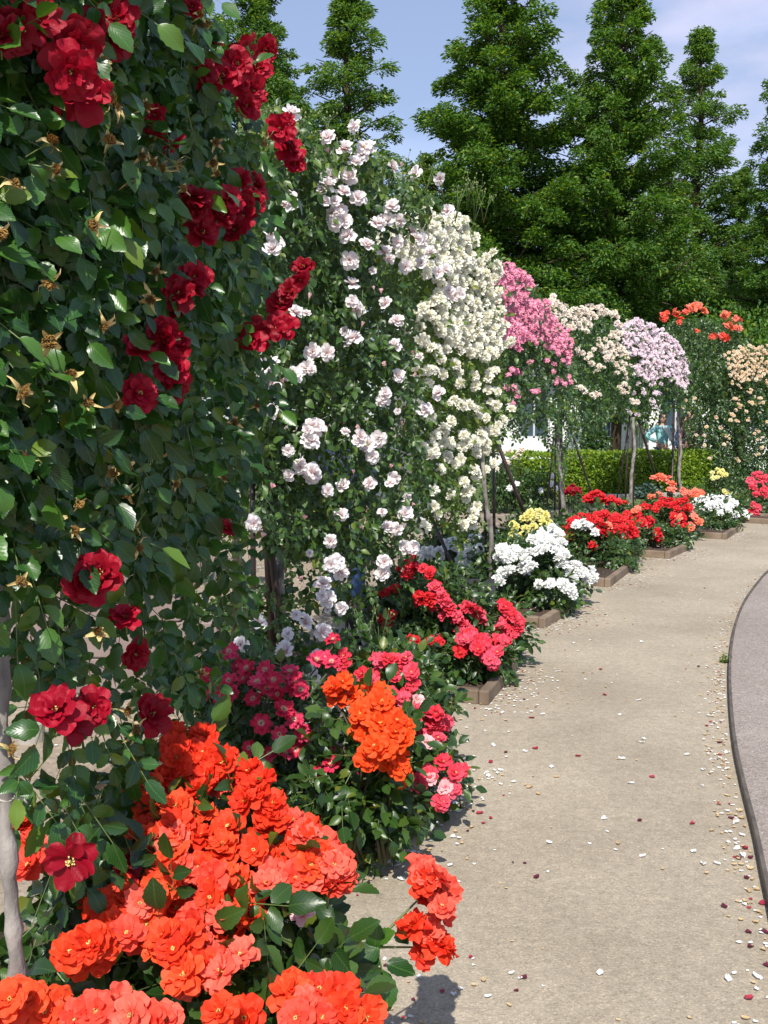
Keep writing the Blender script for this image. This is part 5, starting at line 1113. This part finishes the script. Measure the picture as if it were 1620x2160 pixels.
for q in F7([(945,1428),(727,1448),(557,1285),(323,1390),(634,1026),(219,996),(729,941),(720,957),(1083,1002),(1155,1445),(1130,1417),(1150,1357),(985,1482),(1042,1480),(1090,1976),(1213,1968),(915,1010),(675,1133),(113,1077),(55,1088),(168,1128),(333,1062),(543,1952),(1128,1300),(70,815),(123,827),(628,838),(1010,842),(708,775),(985,1075),(720,522),(296,835),(270,480),(430,528),(500,516)]): fallen(q[0], q[1], 'white', .026)
for q in F7([(247,850),(447,1015),(25,1262),(939,1306),(1183,2060),(765,1105),(544,640),(1240,1650),(263,982),(1165,1412),(72,1040),(560,750)]): fallen(q[0], q[1], 'red', .026)
for q in F7([(712,1292),(213,1972),(1073,1663),(1187,1838),(1178,1775),(1170,1540),(1057,957),(1105,1283),(137,998),(270,1536),(1135,1455),(1190,1453),(1250,1775),(990,290),(1257,1918),(965,628)]): fallen(q[0], q[1], 'dark', .022)
for q in F7([(1022,1337),(1212,1732),(1180,1595),(1215,1590),(1190,1500),(620,1393),(238,1150),(275,1178),(1100,1105),(1145,1250),(1150,1283),(470,655)]): fallen(q[0], q[1], 'tan', .022)
for x_, y_ in [(760, 1815), (790, 1810), (815, 1825), (840, 1822), (900, 1735), (912, 1750), (925, 1740), (880, 1760), (935, 1715), (960, 1700), (975, 1690), (1050, 1635), (1030, 1640), (985, 1665), (870, 1810), (845, 1860), (1000, 1600), (965, 1575), (1040, 1575), (955, 1770)]: fallen(x_, y_, 'white', .026)
def litter(name, pts, label, cols=('white', 'tan', 'red', 'dark'), pr=(.5, .33, .1, .07), s0=.009, s1=.019):
    A = Acc(); mats = [PC[c] for c in cols]
    for (x_, y_, z_) in pts:
        v, f, n_, uv, m_ = random.choice(PSH); s_ = random.uniform(s0, s1); a = random.uniform(0, 6.28); ca, sa = math.cos(a), math.sin(a)
        v = v*s_*np.array([1, random.uniform(.7, 1.2), .8]); v = np.stack([v[:, 0]*ca-v[:, 1]*sa+x_, v[:, 0]*sa+v[:, 1]*ca+y_, v[:, 2]+z_+random.uniform(0, .004)], -1)
        A.add(v, f, n_, uv, int(RN.choice(len(cols), p=pr)))
    o = obj(name, A, mats); o['kind'] = 'stuff'; o['label'] = label
L1 = []
for i in range(820):
    t = random.uniform(10, len(EDGES)-28); k = int(t); a, b = EDGES[k], EDGES[k+1]; f = t-k; x_ = a[0]+(b[0]-a[0])*f; y_ = a[1]+(b[1]-a[1])*f
    if y_ > 11 or random.random() > (1.0 if 4 < y_ < 7 else .55): continue
    L1.append((x_-.02-abs(random.gauss(0, .06)), y_, .005))
litter('petal_litter', L1, 'pale petals and bud scales gathered along the metal edging', pr=(.42, .49, .06, .03))
L2 = []
for (b, u, v, ln, wd) in PLB:
    for i in range(230):
        q = b+u*random.uniform(-.1, ln+.1)-v*abs(random.gauss(0, .16)) if random.random() < .6 else b-u*abs(random.gauss(0, .16))+v*random.uniform(-.1, wd*.7)
        L2.append((q.x, q.y, .005))
    for i in range(120):
        q = b+u*random.uniform(.08, ln-.08)+v*random.uniform(.08, wd-.08); L2.append((q.x, q.y, .09))
for i in range(480):
    y_ = 2.2+16*random.random()**1.2; x_ = random.uniform(-.3, 1)*1.0; xr = np.interp(y_, [q[1] for q in EDGES], [q[0] for q in EDGES]); xl = np.interp(y_, [q[1] for q in path_l], [q[0] for q in path_l]); L2.append((xl+(xr-xl)*random.random()**1.8, y_, .005))
litter('petal_litter', L2, 'small petals strewn at the kerbs and thinly over the path', pr=(.55, .33, .08, .04), s0=.009, s1=.02)
L3 = []
for i in range(2200):
    y_ = random.uniform(3.2, 15); xl = np.interp(y_, [q[1] for q in path_l], [q[0] for q in path_l]); L3.append((xl-1.0-random.uniform(0, 2.4), y_, .002))
litter('petal_litter', L3, 'pale petals carpeting the inner path behind the arches', pr=(.5, .4, .06, .04), s0=.012, s1=.026)
